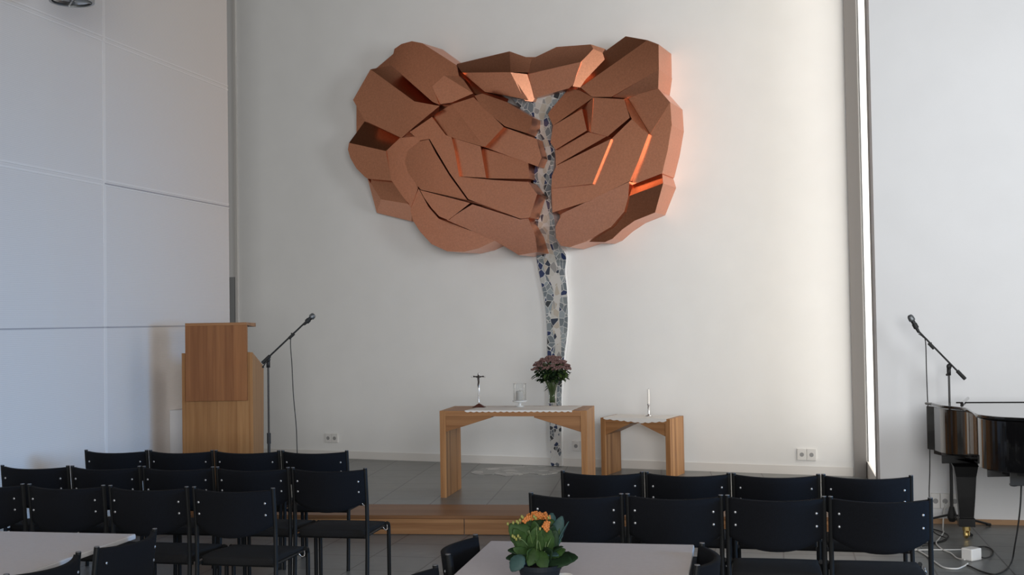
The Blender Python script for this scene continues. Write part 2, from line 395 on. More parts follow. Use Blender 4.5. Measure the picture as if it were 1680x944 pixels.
# right wall behind the piano
def rw(s, z, d=0):
    p = Vector((W_END.x, W_END.y, 0)) + RTN * s - RN * d; p.z = z; return p
def on_rw(u, v, d=0): return on_plane(u, v, RWP - RN * d, RN)
b = MB(); b.prism([rw(0, 0), rw(7, 0), rw(7, 0, -.25), rw(0, 0, -.25)], [rw(0, CEIL), rw(7, CEIL), rw(7, CEIL, -.25), rw(0, CEIL, -.25)])
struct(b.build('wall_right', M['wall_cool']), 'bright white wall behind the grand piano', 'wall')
ztop = on_rw(1640, 853).z
b = MB(); b.prism([rw(.0, 0, 0), rw(7, 0, 0), rw(7, 0, .016), rw(.0, 0, .016)], [rw(0, ztop, 0), rw(7, ztop, 0), rw(7, ztop, .016), rw(0, ztop, .016)])
struct(b.build('baseboard_right', M['oak_base']), 'oak skirting board under the white wall behind the piano', 'baseboard')
# slit window between the two walls
WD = (W_END - A0); WL = WD.length; WT = WD.normalized(); WNI = Vector((-abs(WT.y), WT.x * (1 if WT.y < 0 else -1), 0))
if WNI.x > 0: WNI = -WNI
def wp(t, z, d=0):
    p = A0 + WT * (t * WL) + WNI * d; p.z = z; return p
def slab(b, t0, t1, zl, zh, d0, d1):
    b.prism([wp(t0, zl, d0), wp(t1, zl, d0), wp(t1, zl, d1), wp(t0, zl, d1)], [wp(t0, zh, d0), wp(t1, zh, d0), wp(t1, zh, d1), wp(t0, zh, d1)])
b = MB(); slab(b, .02, .68, .32, CEIL - .1, -.06, -.02)
win = struct(b.build('window_1', M['window']), 'tall narrow daylit window slit beside the white wall', 'window')
b = MB(); slab(b, 0, .68, 0, .31, -.12, 0)
struct(b.build('trim_9', M['white_trim']), 'white sill block at the foot of the slit window', 'trim')
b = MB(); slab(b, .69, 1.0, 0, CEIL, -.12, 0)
struct(b.build('trim_10', M['shade_and_pier_grey']), 'grey pier end between slit window and white wall', 'trim')

# stage
SY = .122; SN = nyaw(SY); STN = tyaw(SY)
SP = at(735, 878.3, 0)
def stg(s, dpt, z): p = Vector((SP.x, SP.y, 0)) + STN * s + SN * dpt; p.z = z; return p
sR = 3.52; sL = -5.2
BW_ = .57                                             # width of the oak border
def stage_line(s, dpt): return stg(s, dpt, 0)
def hit_bw(s):                                        # where a stage-depth line meets the back wall
    o = stg(s, 0, 0); t = (Vector((BWP.x, BWP.y, 0)) - o).dot(BN) / SN.dot(BN); return o + SN * t
pl = [stg(sL, BW_, 0), stg(sR, BW_, 0), Vector((W_END.x, W_END.y, 0)) + Vector((-.02, 0, 0)), A0.copy(), bw(s_l - .8, 0)]
b = MB(); b.prism([Vector((p.x, p.y, .0)) for p in pl], [Vector((p.x, p.y, PZ)) for p in pl])
struct(b.build('floor_stage', M['tile']), 'raised stage floor of large grey tiles', 'floor')
step = thing('stage_step', 'long low oak step along the front of the tiled stage', 'step', stg(0, 0, 0), -SY)
step['kind'] = 'structure'
b = MB(); b.box((sL, -.012, PZ - .028), (sR, BW_, PZ)); b.build('tread', M['oak_step'], step, bevel=.004)
seams = [sL, sL + 1.9, sL + 3.8, .135, 2.0, sR]
seams = [sL, -3.4, -1.7, .135, 1.9, sR]
for a, c in zip(seams, seams[1:]):
    b = MB(); b.box((a + .003, 0, 0.004), (c - .003, .03, PZ - .03)); b.build('riser', M['oak_xz'], step, bevel=.002)
b = MB(); b.box((sL, .03, 0), (sR, BW_, PZ - .03)); b.build('carcass', M['groove'], step)

# floor inlay at the foot of the tree
ip = [(772, 776), (790, 769.5), (815, 767.5), (845, 766), (880, 765.5), (912, 767), (925, 771), (915, 777), (890, 780), (868, 777), (850, 780.5), (830, 782), (812, 779), (795, 780), (780, 779)]
ip = [at(u, v, PZ) for u, v in ip]
cx = sum((p for p in ip), Vector()) / len(ip)
b = MB(); b.prism([Vector((p.x, p.y, PZ)) for p in ip], [Vector((p.x, p.y, PZ + .004)) for p in ip])
tag(b.build('floor_mosaic', M['inlay']), 'pale mosaic patch laid in the stage floor at the foot of the tree', 'mosaic')

# ------------------------------------------------------------------ copper tree
tree = thing('tree_relief', 'large copper tree relief with a mosaic trunk on the stage back wall', 'wall sculpture', on_bw(905, 765, 0))
TI = Matrix.Translation(-Vector(tree.location))
A_ = lambda x, y, d: (540 + x / 4.719, 40 + y / 4.719, d)
B_ = lambda x, y, d: (540 + x / 4.29, 220 + y / 4.29, d)
C_ = lambda x, y, d: (840 + x / 4.719, 40 + y / 4.719, d)
D_ = lambda x, y, d: (840 + x / 4.29, 220 + y / 4.29, d)
L_ = lambda x, y, d: (560 + x / 2.4206, 40 + y / 2.4206, d)
R_ = lambda x, y, d: (860 + x / 2.4214, 40 + y / 2.4214, d)
def ds(f, d, *pts): return [f(x, y, d) for x, y in pts]
FAC = []
def fac(*pts, taper=0): FAC.append((list(pts), taper))
# crown, upper left lobes
fac(A_(505,190,.43), A_(560,152,.43), A_(640,130,.43), A_(720,145,.44), A_(985,315,.45), A_(1005,400,.45), A_(890,395,.54), A_(800,480,.52), A_(850,620,.50), A_(800,600,.50), A_(478,315,.44), taper=1)
fac(A_(720,145,.38), A_(880,195,.12), A_(1015,300,.12), A_(985,315,.42), taper=1)
fac(A_(890,395,.50), A_(1005,400,.47), A_(1040,430,.46), A_(1115,535,.45), taper=1)
fac(A_(890,395,.50), A_(1115,535,.46), A_(950,605,.47), A_(850,620,.49), A_(800,480,.50), taper=1)
fac(A_(990,313,.24), A_(1030,372,.34), A_(1205,525,.34), A_(1390,578,.34), A_(1380,605,.34), A_(1190,545,.36), A_(1115,540,.36), A_(1040,430,.33), A_(1005,400,.30), taper=1)
fac(A_(320,348,.44), A_(185,585,.41), A_(275,745,.42), A_(560,880,.45), A_(620,825,.46), A_(855,632,.52), A_(660,597,.54), taper=1)
fac(A_(320,348,.44), A_(478,318,.30), A_(800,600,.34), A_(858,632,.42), A_(660,597,.54), taper=1)
fac(A_(275,752,.22), B_(498,28,.32), B_(400,120,.47), B_(140,62,.36), taper=1)
fac(B_(140,62,.36), B_(132,110,.35), B_(150,170,.35), B_(190,240,.35), B_(250,300,.36), B_(272,315,.36), B_(440,330,.45), B_(400,120,.47), taper=1)
fac(B_(400,120,.47), B_(498,28,.44), B_(600,18,.45), B_(640,45,.46), B_(540,150,.47), B_(570,305,.47), B_(625,385,.46), B_(575,520,.42), B_(440,330,.45), taper=1)
fac(B_(272,315,.30), B_(440,330,.38), B_(555,492,.46), B_(365,460,.38), taper=1)
fac(B_(365,460,.38), B_(555,492,.44), B_(582,520,.42), B_(580,615,.14), B_(335,555,.06))
fac(B_(270,312,.34), B_(365,460,.26), B_(335,555,.06))
fac(B_(630,385,.44), B_(660,440,.44), B_(700,515,.44), B_(770,595,.44), B_(830,632,.44), B_(1000,682,.44), B_(1195,738,.44), B_(1050,806,.44), B_(950,830,.44), B_(830,826,.44), B_(720,775,.44), B_(640,688,.44), B_(590,610,.44), B_(572,540,.44), B_(590,470,.44))
fac(*ds(B_, .50, (640,395), (992,486), (838,606), (775,580), (720,520), (670,450)))
fac(L_(520,715,.50), L_(710,775,.50), L_(742,770,.50), L_(770,840,.49), L_(778,905,.46), L_(705,917,.44), L_(610,860,.46), L_(420,778,.50))
fac(L_(265,500,.48), L_(310,465,.50), L_(347,457,.52), L_(375,512,.53), L_(430,602,.54), L_(500,698,.54), L_(315,657,.50), L_(265,590,.48), L_(252,545,.47))
fac(L_(272,428,.48), L_(360,368,.50), L_(415,440,.54), L_(437,448,.55), L_(450,500,.57), L_(468,605,.57), L_(600,618,.57), L_(742,627,.57), L_(778,675,.55), L_(748,768,.54), L_(710,772,.54), L_(505,695,.55), L_(430,590,.56), L_(350,455,.53), L_(310,462,.49))
fac(L_(365,362,.45), L_(437,318,.44), L_(575,478,.51), L_(562,486,.51), L_(440,450,.50), L_(420,442,.49), L_(390,400,.47))
fac(L_(437,318,.48), L_(525,290,.49), L_(645,408,.565), L_(570,488,.57))
fac(*ds(L_, .49, (645,408), (775,455), (795,530), (780,565), (570,488)))
fac(L_(530,283,.52), L_(560,275,.52), L_(660,310,.54), L_(758,370,.55), L_(755,400,.55), L_(735,432,.56), L_(650,405,.57), L_(600,365,.56), L_(550,320,.54))
fac(*ds(L_, .49, (445,452), (553,485), (575,610), (466,604)))
fac(L_(553,490,.42), L_(742,545,.46), L_(747,614,.47), L_(572,612,.45))
# crown, top
fac(L_(455,158,.33), L_(668,107,.29), L_(672,190,.53), L_(480,192,.42), taper=1)
fac(L_(480,192,.42), L_(672,190,.53), L_(742,300,.48), L_(570,268,.40), taper=1)
fac(L_(668,107,.29), L_(755,138,.28), L_(742,192,.46), L_(672,190,.52), taper=1)
fac(C_(-11,372,.55), C_(117,386,.46), C_(178,570,.40), C_(160,600,.40), C_(100,592,.47), taper=1)
fac(C_(152,268,.29), C_(345,175,.25), C_(610,155,.28), C_(630,190,.33), C_(535,290,.50), C_(117,386,.44), taper=1)
fac(C_(117,386,.44), C_(535,290,.50), C_(470,470,.47), C_(440,495,.46), C_(175,570,.41), taper=1)
fac(C_(610,155,.28), C_(720,190,.22), C_(702,222,.28), C_(630,190,.33), taper=1)
fac(C_(630,190,.39), C_(702,222,.34), C_(720,280,.40), C_(530,490,.455), C_(470,480,.455), C_(535,290,.49), taper=1)
fac(C_(702,222,.31), C_(880,92,.28), C_(1048,122,.43), C_(530,488,.47), taper=1)
fac(C_(1048,122,.475), C_(1135,155,.49), C_(1137,350,.495), C_(770,562,.48), C_(620,562,.475), C_(530,488,.47))
fac(C_(1137,350,.50), C_(1132,498,.45), C_(885,572,.42), C_(770,562,.48))
# crown, right side
fac(C_(870,570,.43), C_(1132,498,.46), C_(1225,605,.49), C_(1070,850,.47), C_(940,640,.44))
fac(C_(620,566,.50), C_(868,580,.54), C_(912,722,.56), C_(740,868,.52), C_(612,835,.52))
fac(C_(628,570,.51), C_(616,838,.52), C_(570,822,.44), C_(538,655,.42))
fac(C_(860,580,.52), C_(890,570,.44), C_(945,650,.46), C_(1065,850,.47), C_(1045,850,.54), C_(925,730,.55))
fac(C_(318,785,.46), C_(542,655,.47), C_(580,822,.49), D_(305,110,.47), D_(270,60,.46))
fac(C_(440,498,.42), C_(520,510,.44), C_(628,568,.47), C_(380,742,.46), C_(318,785,.44), C_(278,695,.40), C_(300,660,.40))
fac(*ds(C_, .38, (628,566), (640,600), (540,665), (318,800), (318,775), (380,735)))
fac(D_(303,118,.44), C_(590,836,.46), C_(735,866,.47), D_(315,218,.45))
fac(*ds(D_, .36, (305,95), (600,-60), (600,20), (310,235)))
fac(R_(108,652,.51), R_(112,748,.51), R_(260,702,.515), R_(420,622,.52), R_(455,540,.52), R_(494,436,.52), R_(430,374,.52), R_(340,462,.51), R_(268,637,.51))
fac(R_(345,455,.55), R_(128,562,.52), R_(110,602,.52), R_(108,652,.52), R_(272,634,.55))
fac(R_(490,437,.46), R_(580,310,.49), R_(586,400,.48), R_(570,500,.47), R_(548,592,.46), R_(425,640,.45))
fac(R_(420,642,.40), R_(548,592,.42), R_(552,632,.50), R_(414,684,.50))
fac(R_(412,684,.47), R_(552,632,.50), R_(520,748,.40), R_(440,780,.38), R_(390,815,.36), R_(350,853,.32), R_(320,866,.32), R_(246,864,.40), R_(350,800,.44), R_(400,740,.46))
fac(R_(418,625,.53), R_(413,690,.53), R_(397,745,.52), R_(345,805,.50), R_(245,864,.46), R_(180,886,.44), R_(145,880,.44), R_(127,850,.45), R_(124,805,.47), R_(150,752,.50))
def flatten(pts):
    """lay the corners of a sheet into one plane"""
    n = len(pts)
    if n < 4: return pts
    mu, mv, md = (sum(p[k] for p in pts) / n for k in range(3))
    a = sum((p[0] - mu) ** 2 for p in pts); c = sum((p[1] - mv) ** 2 for p in pts); bb = sum((p[0] - mu) * (p[1] - mv) for p in pts)
    e = sum((p[0] - mu) * (p[2] - md) for p in pts); f = sum((p[1] - mv) * (p[2] - md) for p in pts)
    det = a * c - bb * bb
    if abs(det) < 1e-6: return pts
    gu, gv = (e * c - f * bb) / det, (a * f - bb * e) / det
    return [(u, v, max(.03, md + gu * (u - mu) + gv * (v - mv))) for u, v, d in pts]
for pts, taper in FAC:
    pts = flatten(pts)
    front = [on_bw(u, v, d) for u, v, d in pts]
    bk = [p + BN * (d - .002) for p, (u, v, d) in zip(front, pts)]
    if taper:                                         # sheet whose rim returns inwards to the wall
        cc = sum(bk, Vector()) / len(bk); bk = [cc + (p - cc) * .55 for p in bk]
    b = MB(); b.prism([TI @ p for p in bk], [TI @ p for p in front])
    bmesh.ops.triangulate(b.b, faces=[f for f in b.b.faces if len(f.verts) > 4])
    b.build('copper_panel', M['copper'], tree)
# recessed copper grounds behind the panels
for pts in ([L_(60,300,.18), L_(120,190,.18), L_(215,110,.18), L_(300,80,.18), L_(460,175,.18), L_(560,265,.18), L_(760,385,.18), L_(780,540,.18), L_(750,620,.18), L_(770,680,.18), L_(740,780,.18), L_(765,890,.18), L_(640,850,.18), L_(480,890,.18), L_(340,830,.18), L_(290,740,.18), L_(170,690,.18), L_(60,560,.18)],
            [R_(160,290,.18), R_(230,240,.18), R_(400,90,.18), R_(525,95,.18), R_(525,260,.18), R_(575,320,.18), R_(540,590,.18), R_(515,730,.18), R_(330,850,.18), R_(150,870,.18), R_(125,560,.18), R_(120,430,.18)],
            [L_(490,190,.18), L_(660,130,.16), L_(830,130,.16), R_(280,110,.16), R_(230,240,.18), R_(40,290,.18), L_(740,290,.18), L_(580,265,.18)]):
    front = [on_bw(u, v, d) for u, v, d in pts]
    bk = [p + BN * (d - .002) for p, (u, v, d) in zip(front, pts)]
    b = MB(); b.prism([TI @ p for p in bk], [TI @ p for p in front])
    b.build('copper_ground', M['copper'], tree)
# trunk
TL = [(838,158), (852,176), (872,198), (878,225), (884,250), (876,282), (876,310), (880,340), (872,365), (880,395), (880,418), (884,445), (890,475), (895,505), (897.5,540), (898,575), (899,610), (901,660), (902,700), (903,740), (904,766)]
TR = [(926,150), (915,180), (905,205), (908,230), (910,255), (907,282), (904,310), (905,340), (910,365), (912,395), (928,418), (927,445), (930,475), (931.5,505), (931,540), (927,575), (923,610), (921,660), (921,700), (921.5,740), (922,766)]
def dens(P):
    c = catmull([(u, v, 0) for u, v in P], 4); return [(p.x, p.y) for p in c]
TLd, TRd = dens(TL), dens(TR)
def tk(v): return 0.06 + .25 * max(0, min(1, (430 - v) / 60))
fl = [on_bw(u, v, tk(v)) for u, v in TLd]; fr = [on_bw(u, v, tk(v)) for u, v in TRd]
for P in (fl, fr):
    for p in P: p.z = max(p.z, PZ + .004)
loop = fl + fr[::-1]
b = MB()
bkL = [p + BN * (tk(v) - .002) for p, (u, v) in zip(fl, TLd)]; bkR = [p + BN * (tk(v) - .002) for p, (u, v) in zip(fr, TRd)]
cols = []
for i, (p, q) in enumerate(zip(fl, fr)):
    w1, w2 = .32 + .12 * math.sin(i * .55), .70 + .10 * math.sin(i * .42 + 1)
    cols.append([TI @ p, TI @ p.lerp(q, w1), TI @ p.lerp(q, w2), TI @ q])
b.grid(cols)
b.b.faces.ensure_lookup_table()
for i, f_ in enumerate(b.b.faces): f_.material_index = 2 if TLd[i // 3][1] > 672 else (1 if i % 3 == 1 else 0)
b.build('mosaic_trunk', [M['trunk'], M['trunk_mid'], M['trunk_low']], tree)
b = MB()
b.grid([[TI @ p for p in r] for r in zip(fl, bkL)]); b.grid([[TI @ p for p in r] for r in zip(fr, bkR)])
tr_side = b.build('trunk_edge', M['trunk_side'], tree); tr_side['label'] = 'white painted edge of the trunk'

# ------------------------------------------------------------------ chairs
CH_TOP = .845
def make_chair(label):
    t = thing('stacking_chair', label, 'chair')
    hw = .2365
    # backrest: curved shell
    rows = []
    for j in range(9):
        f = j / 8
        row = []
        for i in range(17):
            x = -1 + 2 * i / 16
            zb = .645 - .068 * (1 - abs(x) ** 2.2); ztp = CH_TOP - .010 - .006 * (1 - x * x)
            z = zb + (ztp - zb) * f
            y = -.232 - .082 * (1 - x * x) - .028 * (z - .6) / .24
            row.append((x * (hw - .004), y, z))
        rows.append(row)
    b = MB(); b.grid(rows)
    b.build('backrest', M['fabric'], t, smooth=True, solid=.026, offset=0)
    # seat cushion
    rows = []
    for j in range(13):
        f = j / 12; row = []
        for i in range(13):
            x = -1 + 2 * i / 12
            y0 = -.215 - .022 * (1 - x * x); y = y0 + (.235 - y0) * f
            z = .452 + .012 * (1 - x ** 4) * math.sin(PI * min(1, f * 1.1)) + .006 * math.sin(f * PI * 2) - (.03 * max(0, (f - .82) / .18) ** 2)
            row.append((x * .222, y, z))
        rows.append(row)
    b = MB(); b.grid(rows)
    b.build('seat', M['seat_fabric'], t, smooth=True, solid=.045, offset=-1, bevel=.008)
    for s in (-1, 1):
        b = MB(); b.tube([(s * hw, -.262, 0), (s * hw, -.236, .42), (s * hw, -.240, .62), (s * hw, -.266, CH_TOP)], .0125, 10)
        p = b.build('back_leg', M['tube'], t, smooth=False, bevel=0)
        b = MB(); b.lathe([(0, 0), (.0118, 0), (.0118, .003), (0, .003)], 10, (s * hw, -.266, CH_TOP)); b.build('end_cap', M['cap'], p)
        b = MB(); b.tube([(s * hw, .215, 0), (s * hw, .215, .40), (s * hw, .205, .425), (s * hw, .18, .432)], .0125, 10); b.build('front_leg', M['tube'], t)
        for z in (.70, .765):
            b = MB(); b.sphere((s * .198, -.2715 - .028 * (z - .6) / .24, z), .0075, 8, 6, (1, .5, 1)); b.build('screw', M['screw'], t, smooth=True)
    b = MB()
    for s in (-1, 1): b.tube([(s * .222, -.235, .418), (s * .222, .2, .418)], .010, 8)
    b.tube([(-.232, -.19, .405), (.232, -.19, .405)], .009, 8); b.tube([(-.232, .17, .405), (.232, .17, .405)], .009, 8)
    b.build('seat_frame', M['tube'], t)
    b = MB(); b.tube(catmull([(.246, .06, .425), (.256, .075, .405), (.256, .115, .405), (.250, .13, .43)], 4), .0035, 6); b.build('link_hook', M['chrome'], t, smooth=True)
    return t
proto = [None]
def chair(pos, yaw, label, group):
    if proto[0] is None: o = proto[0] = make_chair(label)
    else: o = copy_tree(proto[0])
    o.location = (pos[0], pos[1], 0); o.rotation_euler = (0, 0, -yaw); o['label'] = label; o['group'] = group
    return o
def rowchairs(a, c, n, labels, group, jit=.012):
    a = at(a[0], a[1], CH_TOP); c = at(c[0], c[1], CH_TOP)
    d = c - a; yaw = -math.atan2(d.y, d.x); pitch = d.length / n
    e = d.normalized(); nn = Vector((e.y, -e.x, 0)) * -1
    for i, lb in enumerate(labels):
        p = a + e * (pitch * (i + .5)) + nn * .268
        chair((p.x, p.y), yaw, lb, group)
g = 'black chairs in rows facing the stage'
BC = 'black fabric stacking chair '
rowchairs((138, 739), (572, 740), 4, [BC + s for s in (
    'at left end of the foremost left row',
    'second from left in the foremost left row',
    'third from left in the foremost left row',
    'at right end of the foremost left row')], g)
rowchairs((0, 764), (603, 769), 5, [BC + s for s in (
    'at left end of the middle left row',
    'second from left in the middle left row',
    'third from left in the middle left row',
    'fourth from left in the middle left row',
    'on aisle end of the middle left row')], g)
rowchairs((-86, 793), (454, 802), 4, [BC + s for s in (
    'cut by left picture edge, rearmost left row',
    'second from left in the rearmost left row',
    'third from left in the rearmost left row',
    'on aisle end of the rearmost left row')], g)
rowchairs((919, 773), (1499, 781), 4, [BC + s for s in (
    'at aisle end of the front right row',
    'second from aisle in the front right row',
    'third from aisle in the front right row',
    'at far right end of the front right row')], g)
rowchairs((866, 809), (1532, 818), 4, [BC + s for s in (
    'directly behind the potted plant, second right row',
    'second from aisle in the second right row',
    'third from aisle in the second right row',
    'in the second right row, nearest the piano')], g)

# ------------------------------------------------------------------ the two tables in the foreground
TZ = .76; TCH = .80; TY = .222
def hall_table(label, far_left, far_right, length):
    a = at(*far_left, TZ); c = at(*far_right, TZ); w = (c - a).length; mid = (a + c) / 2
    e = (c - a).normalized(); yaw = -math.atan2(e.y, e.x)
    t = thing('hall_table', label, 'table', (mid.x, mid.y, 0), -yaw, 'grey tables in the foreground')
    b = MB(); b.box((-w / 2, -length, TZ - .024), (w / 2, 0, TZ - .0012)); b.build('edge_band', M['lam_edge'], t, bevel=.004)
    b = MB(); b.box((-w / 2 + .003, -length + .003, TZ - .002), (w / 2 - .003, -.003, TZ)); b.build('tabletop', M['lam'], t)
    for sx in (-1, 1):
        pass
    for y, r_ in ((-.035, .016), (-length + .05, .024)):
        b = MB(); b.tube([(0, y, 0), (0, y, TZ - .024)], r_, 14); b.build('leg', M['tube'], t)
    b = MB(); b.box((-.02, -length + .07, TZ - .045), (.02, -.05, TZ - .024))
    b.build('frame', M['tube'], t)
    return t
T1 = hall_table('grey topped table in the centre foreground with the orange flowering plant', (805, 887.8), (1139, 894.2), 1.6)
T2 = hall_table('grey topped table at the lower left picture corner', (-115, 869.5), (223, 876.5), 1.6)
g2 = 'dark chairs drawn up to the foreground tables'
def post_chair(far, yaw, label, right_is_far, gap=.035):
    """far rear post at a photo point, sitter facing yaw"""
    k_ = TCH / CH_TOP
    a = at(*far, TCH); f = nyaw(yaw); rgt = tyaw(yaw)
    p = a + f * (.266 * k_ - gap) + rgt * k_ * (.2365 if not right_is_far else -.2365)
    chair((p.x, p.y), yaw, label, g2).scale = (k_, k_, k_)
D = 'dark blue-black chair '
post_chair((780, 878), PI / 2 + .22, D + 'at the left side of the centre table, the farther of two', False, .0)
post_chair((714, 928), PI / 2 + .22, D + 'at left side of the centre table, nearer one barely in frame', False, .0)
post_chair((1146, 892), -PI / 2 + .20, D + 'at the right side of the centre table', True, .015)
post_chair((243, 868), -1.30, D + 'at the left table, whole backrest visible', True)
post_chair((117, 906), -1.30, D + 'in lower left picture corner, nearest the camera', True)

# ------------------------------------------------------------------ altar and side table
def bench(name, label, w, dpt, h, th, leg_t, wedge_len, wedge_h, loc, yaw, cut=.03):
    t = thing(name, label, 'table', loc, -yaw)
    b = MB(); b.box((leg_t, 0, h - th), (w - leg_t, dpt, h)); b.build('tabletop', M['oak_x'], t, bevel=.002)
    for x0, x1 in ((0, leg_t), (w - leg_t, w)):
        b = MB(); b.box((x0, 0, 0), (x1, dpt, h)); b.build('leg', M['oak_y'], t, bevel=.002)
    for s in (0, 1):
        prof = [(leg_t, h - th), (leg_t + wedge_len, h - th), (leg_t + wedge_len, h - th - .012), (leg_t, h - th - wedge_h)]
        if s: prof = [(w - x, z) for x, z in prof]
        b = MB(); b.prism([(x, .012, z) for x, z in prof], [(x, dpt - .012, z) for x, z in prof]); b.build('corner_brace', M['oak_xz'], t, bevel=.002)
    return t
AP = at(723, 817.2, PZ); AYAW = .181
ALT_H = on_plane(723, 674.6, AP, nyaw(AYAW)).z - PZ
altar = bench('altar_table', 'long oak altar table with angled braces and a white runner', 1.335, .60, ALT_H, .05, .055, .42, .14, (AP.x, AP.y, PZ), AYAW)
ax, ay = tyaw(AYAW), nyaw(AYAW)
def alt(x, y, z=0): p = AP + ax * x + ay * y; p.z = PZ + ALT_H + z; return p
SIDE_H = .585; SYAW = .45
sx_, sy_ = tyaw(SYAW), nyaw(SYAW)
SPt = Vector((.875, 12.08, 0))
side = bench('side_table', 'small low oak table with braces to the right of the altar', .735, .44, SIDE_H, .045, .05, .26, .13, (SPt.x, SPt.y, PZ), SYAW)
def sid(x, y, z=0): p = SPt + sx_ * x + sy_ * y; p.z = PZ + SIDE_H + z; return p

def runner(name, label, fn, x0, x1, y0, y1, drop, period, amp, skew0=0, skew1=0):
    n = max(40, int((x1 - x0) / period) * 8); m_ = 10
    rows = []
    wob = lambda x: amp * abs(math.sin(PI * (x - x0) / period))
    for j in range(m_ + 1):
        f = j / m_; r = []
        for i in range(n + 1):
            x = x0 + (x1 - x0) * i / n + (skew0 * (1 - i / n) + skew1 * i / n) * f
            y = y0 + (y1 - y0) * f + (amp * abs(math.sin(PI * (x - x0) / period)) * (1 if f == 1 else 0))
            r.append(fn(x, y, .003 + .0012 * math.sin(x * 40) * math.sin(y * 33 + 1)))
        rows.append(r)
    # scalloped hanging front edge
    fr = []
    for k_ in (1, .5):
        r = []
        for i in range(n + 1):
            x = x0 + (x1 - x0) * i / n
            r.append(fn(x, y0 - .004, .003 - (drop + wob(x)) * k_ - .001))
        fr.append(r)
    top = [fn(x0 + (x1 - x0) * i / n, y0 - .003, .003) for i in range(n + 1)]
    c = fn((x0 + x1) / 2, (y0 + y1) / 2, 0)
    b = MB(); b.grid(fr + [top] + rows); b.xf(Matrix.Translation(-c))
    return tag(b.build(name, M['lace'], loc=c, smooth=False, solid=.0022, offset=0), label, 'tablecloth')
runner('altar_cloth', 'white scalloped runner lying along the oak altar table', alt, .235, 1.205, -.004, .50, .006, .055, .009, .06, .03)
# lace cloth of the side table: laid over it with a toothed front edge
def side_cloth():
    n, m_ = 48, 14; rows = []
    for j in range(m_ + 1):
        f = j / m_; r = []
        for i in range(n + 1):
            g_ = i / n
            x = .035 + .665 * g_; y = .0 + .41 * f
            z = .003
            r.append(sid(x, y, z))
        rows.append(r)
    hang = []
    for k_ in (1, .5, 0):
        r = []
        for i in range(n + 1):
            g_ = i / n; x = .035 + .665 * g_
            dr = (.012 + .028 * max(0, 1 - abs(g_ - .62) / .55)) + .010 * abs(math.sin(PI * g_ * 9))
            r.append(sid(x, -.006, .003 - dr * k_))
        hang.append(r)
    c = sid(.36, .22, 0); b = MB(); b.grid(hang + rows); b.xf(Matrix.Translation(-c))
    return tag(b.build('lace_cloth', M['lace'], loc=c, solid=.002, offset=0), 'white lace cloth with toothed edge on the small side table', 'tablecloth')
side_cloth()

# crucifix on the altar
def px_x(u, v, y): pass
cz = PZ + ALT_H + .006
cpt = at(786, 668.5, cz); cpt = cpt + ay * .0
cf = thing('standing_crucifix', 'small silver and dark crucifix on a wedge base at the left of the altar', 'crucifix', (cpt.x, cpt.y, cz), -AYAW)
ppm = FOC / cpt.y
b = MB(); b.prism([(-.062, -.035, 0), (.062, -.035, 0), (.062, .035, 0), (-.062, .035, 0)], [(-.006, -.008, .034), (.006, -.008, .034), (.006, .008, .034), (-.006, .008, .034)]); b.build('base', M['dark_wood'], cf, bevel=.002)
b = MB(); b.tube(catmull([(0, 0, .03), (-.003, 0, .09), (.003, 0, .15), (-.002, 0, .22), (0, 0, .30)], 5), .0065, 8); b.build('shaft', M['chrome'], cf, smooth=True)
b = MB(); b.tube([(-.052, 0, .282), (-.02, 0, .284), (.02, 0, .284), (.052, 0, .282)], .005, 8); b.build('crossbar', M['bronze'], cf)
for x, z in ((-.062, .282), (.062, .282), (0, .306)):
    b = MB(); b.sphere((x, 0, z), .010 if x == 0 else .007, 10, 8); b.build('finial', M['chrome'], cf, smooth=True)
b = MB(); b.tube([(0, -.010, .284), (0, -.013, .262), (.002, -.012, .235), (-.003, -.012, .205), (0, -.010, .18)], .008, 8, [.006, .010, .0085, .007, .004])
b.tube([(-.048, -.006, .290), (-.02, -.010, .280), (0, -.012, .268), (.02, -.010, .280), (.048, -.006, .290)], .004, 6)
b.sphere((0, -.013, .292), .008, 8, 6); b.build('figure', M['bronze'], cf, smooth=True)

# glass hurricane with a pillar candle
hp = at(853, 667.5, cz)
hu = thing('hurricane_lantern', 'clear footed glass cylinder holding a candle at the middle of the altar', 'candle holder', (hp.x, hp.y, cz), -AYAW)
b = MB(); b.lathe([(0, 0), (.036, 0), (.038, .004), (.014, .012), (.011, .024), (.018, .036), (.064, .044), (.070, .054), (.066, .058), (0, .052)], 40); b.build('foot', M['glass_foot'], hu, smooth=True)
b = MB(); b.lathe([(.060, .060), (.061, .20), (.0615, .215), (.0585, .215), (.058, .20), (.057, .062)], 40, close=True); b.build('cylinder', M['glass'], hu, smooth=True)
b = MB(); b.lathe([(0, .060), (.034, .060), (.034, .140), (.030, .144), (0, .142)], 28); cb = b.build('candle', M['wax_grey'], hu, smooth=False)
b = MB(); b.tube([(0, 0, .142), (.001, 0, .152)], .0012, 6); b.build('wick', M['rubber'], cb)

# bouquet
def vec_rot(d): return Vector((0, 0, 1)).rotation_difference(Vector(d).normalized())
def leaf_mesh(b, base, d, length, width, curl=.2, up=Vector((0, 0, 1)), n=6, serr=0):
    d = Vector(d).normalized(); side = d.cross(up)
    if side.length < 1e-3: side = Vector((1, 0, 0))
    side.normalize(); nrm = side.cross(d)
    rows = []
    for i in range(n + 1):
        f = i / n
        wd = width * (math.sin(PI * min(1, f * .92 + .06)) ** .75) * (1 if not serr else (1 + serr * (i % 2)))
        c = Vector(base) + d * (length * f) - nrm * (curl * length * f * f)
        rows.append([c - side * wd / 2, c + nrm * (-.12 * wd), c + side * wd / 2])
    b.grid(rows)
vz = cz
vp_ = at(906.5, 663.5, vz) 
vp_ = Vector((vp_.x, vp_.y, vz))
vs = thing('glass_vase', 'clear glass vase with the sedum bouquet stems at the right of the altar', 'vase', vp_, 0)
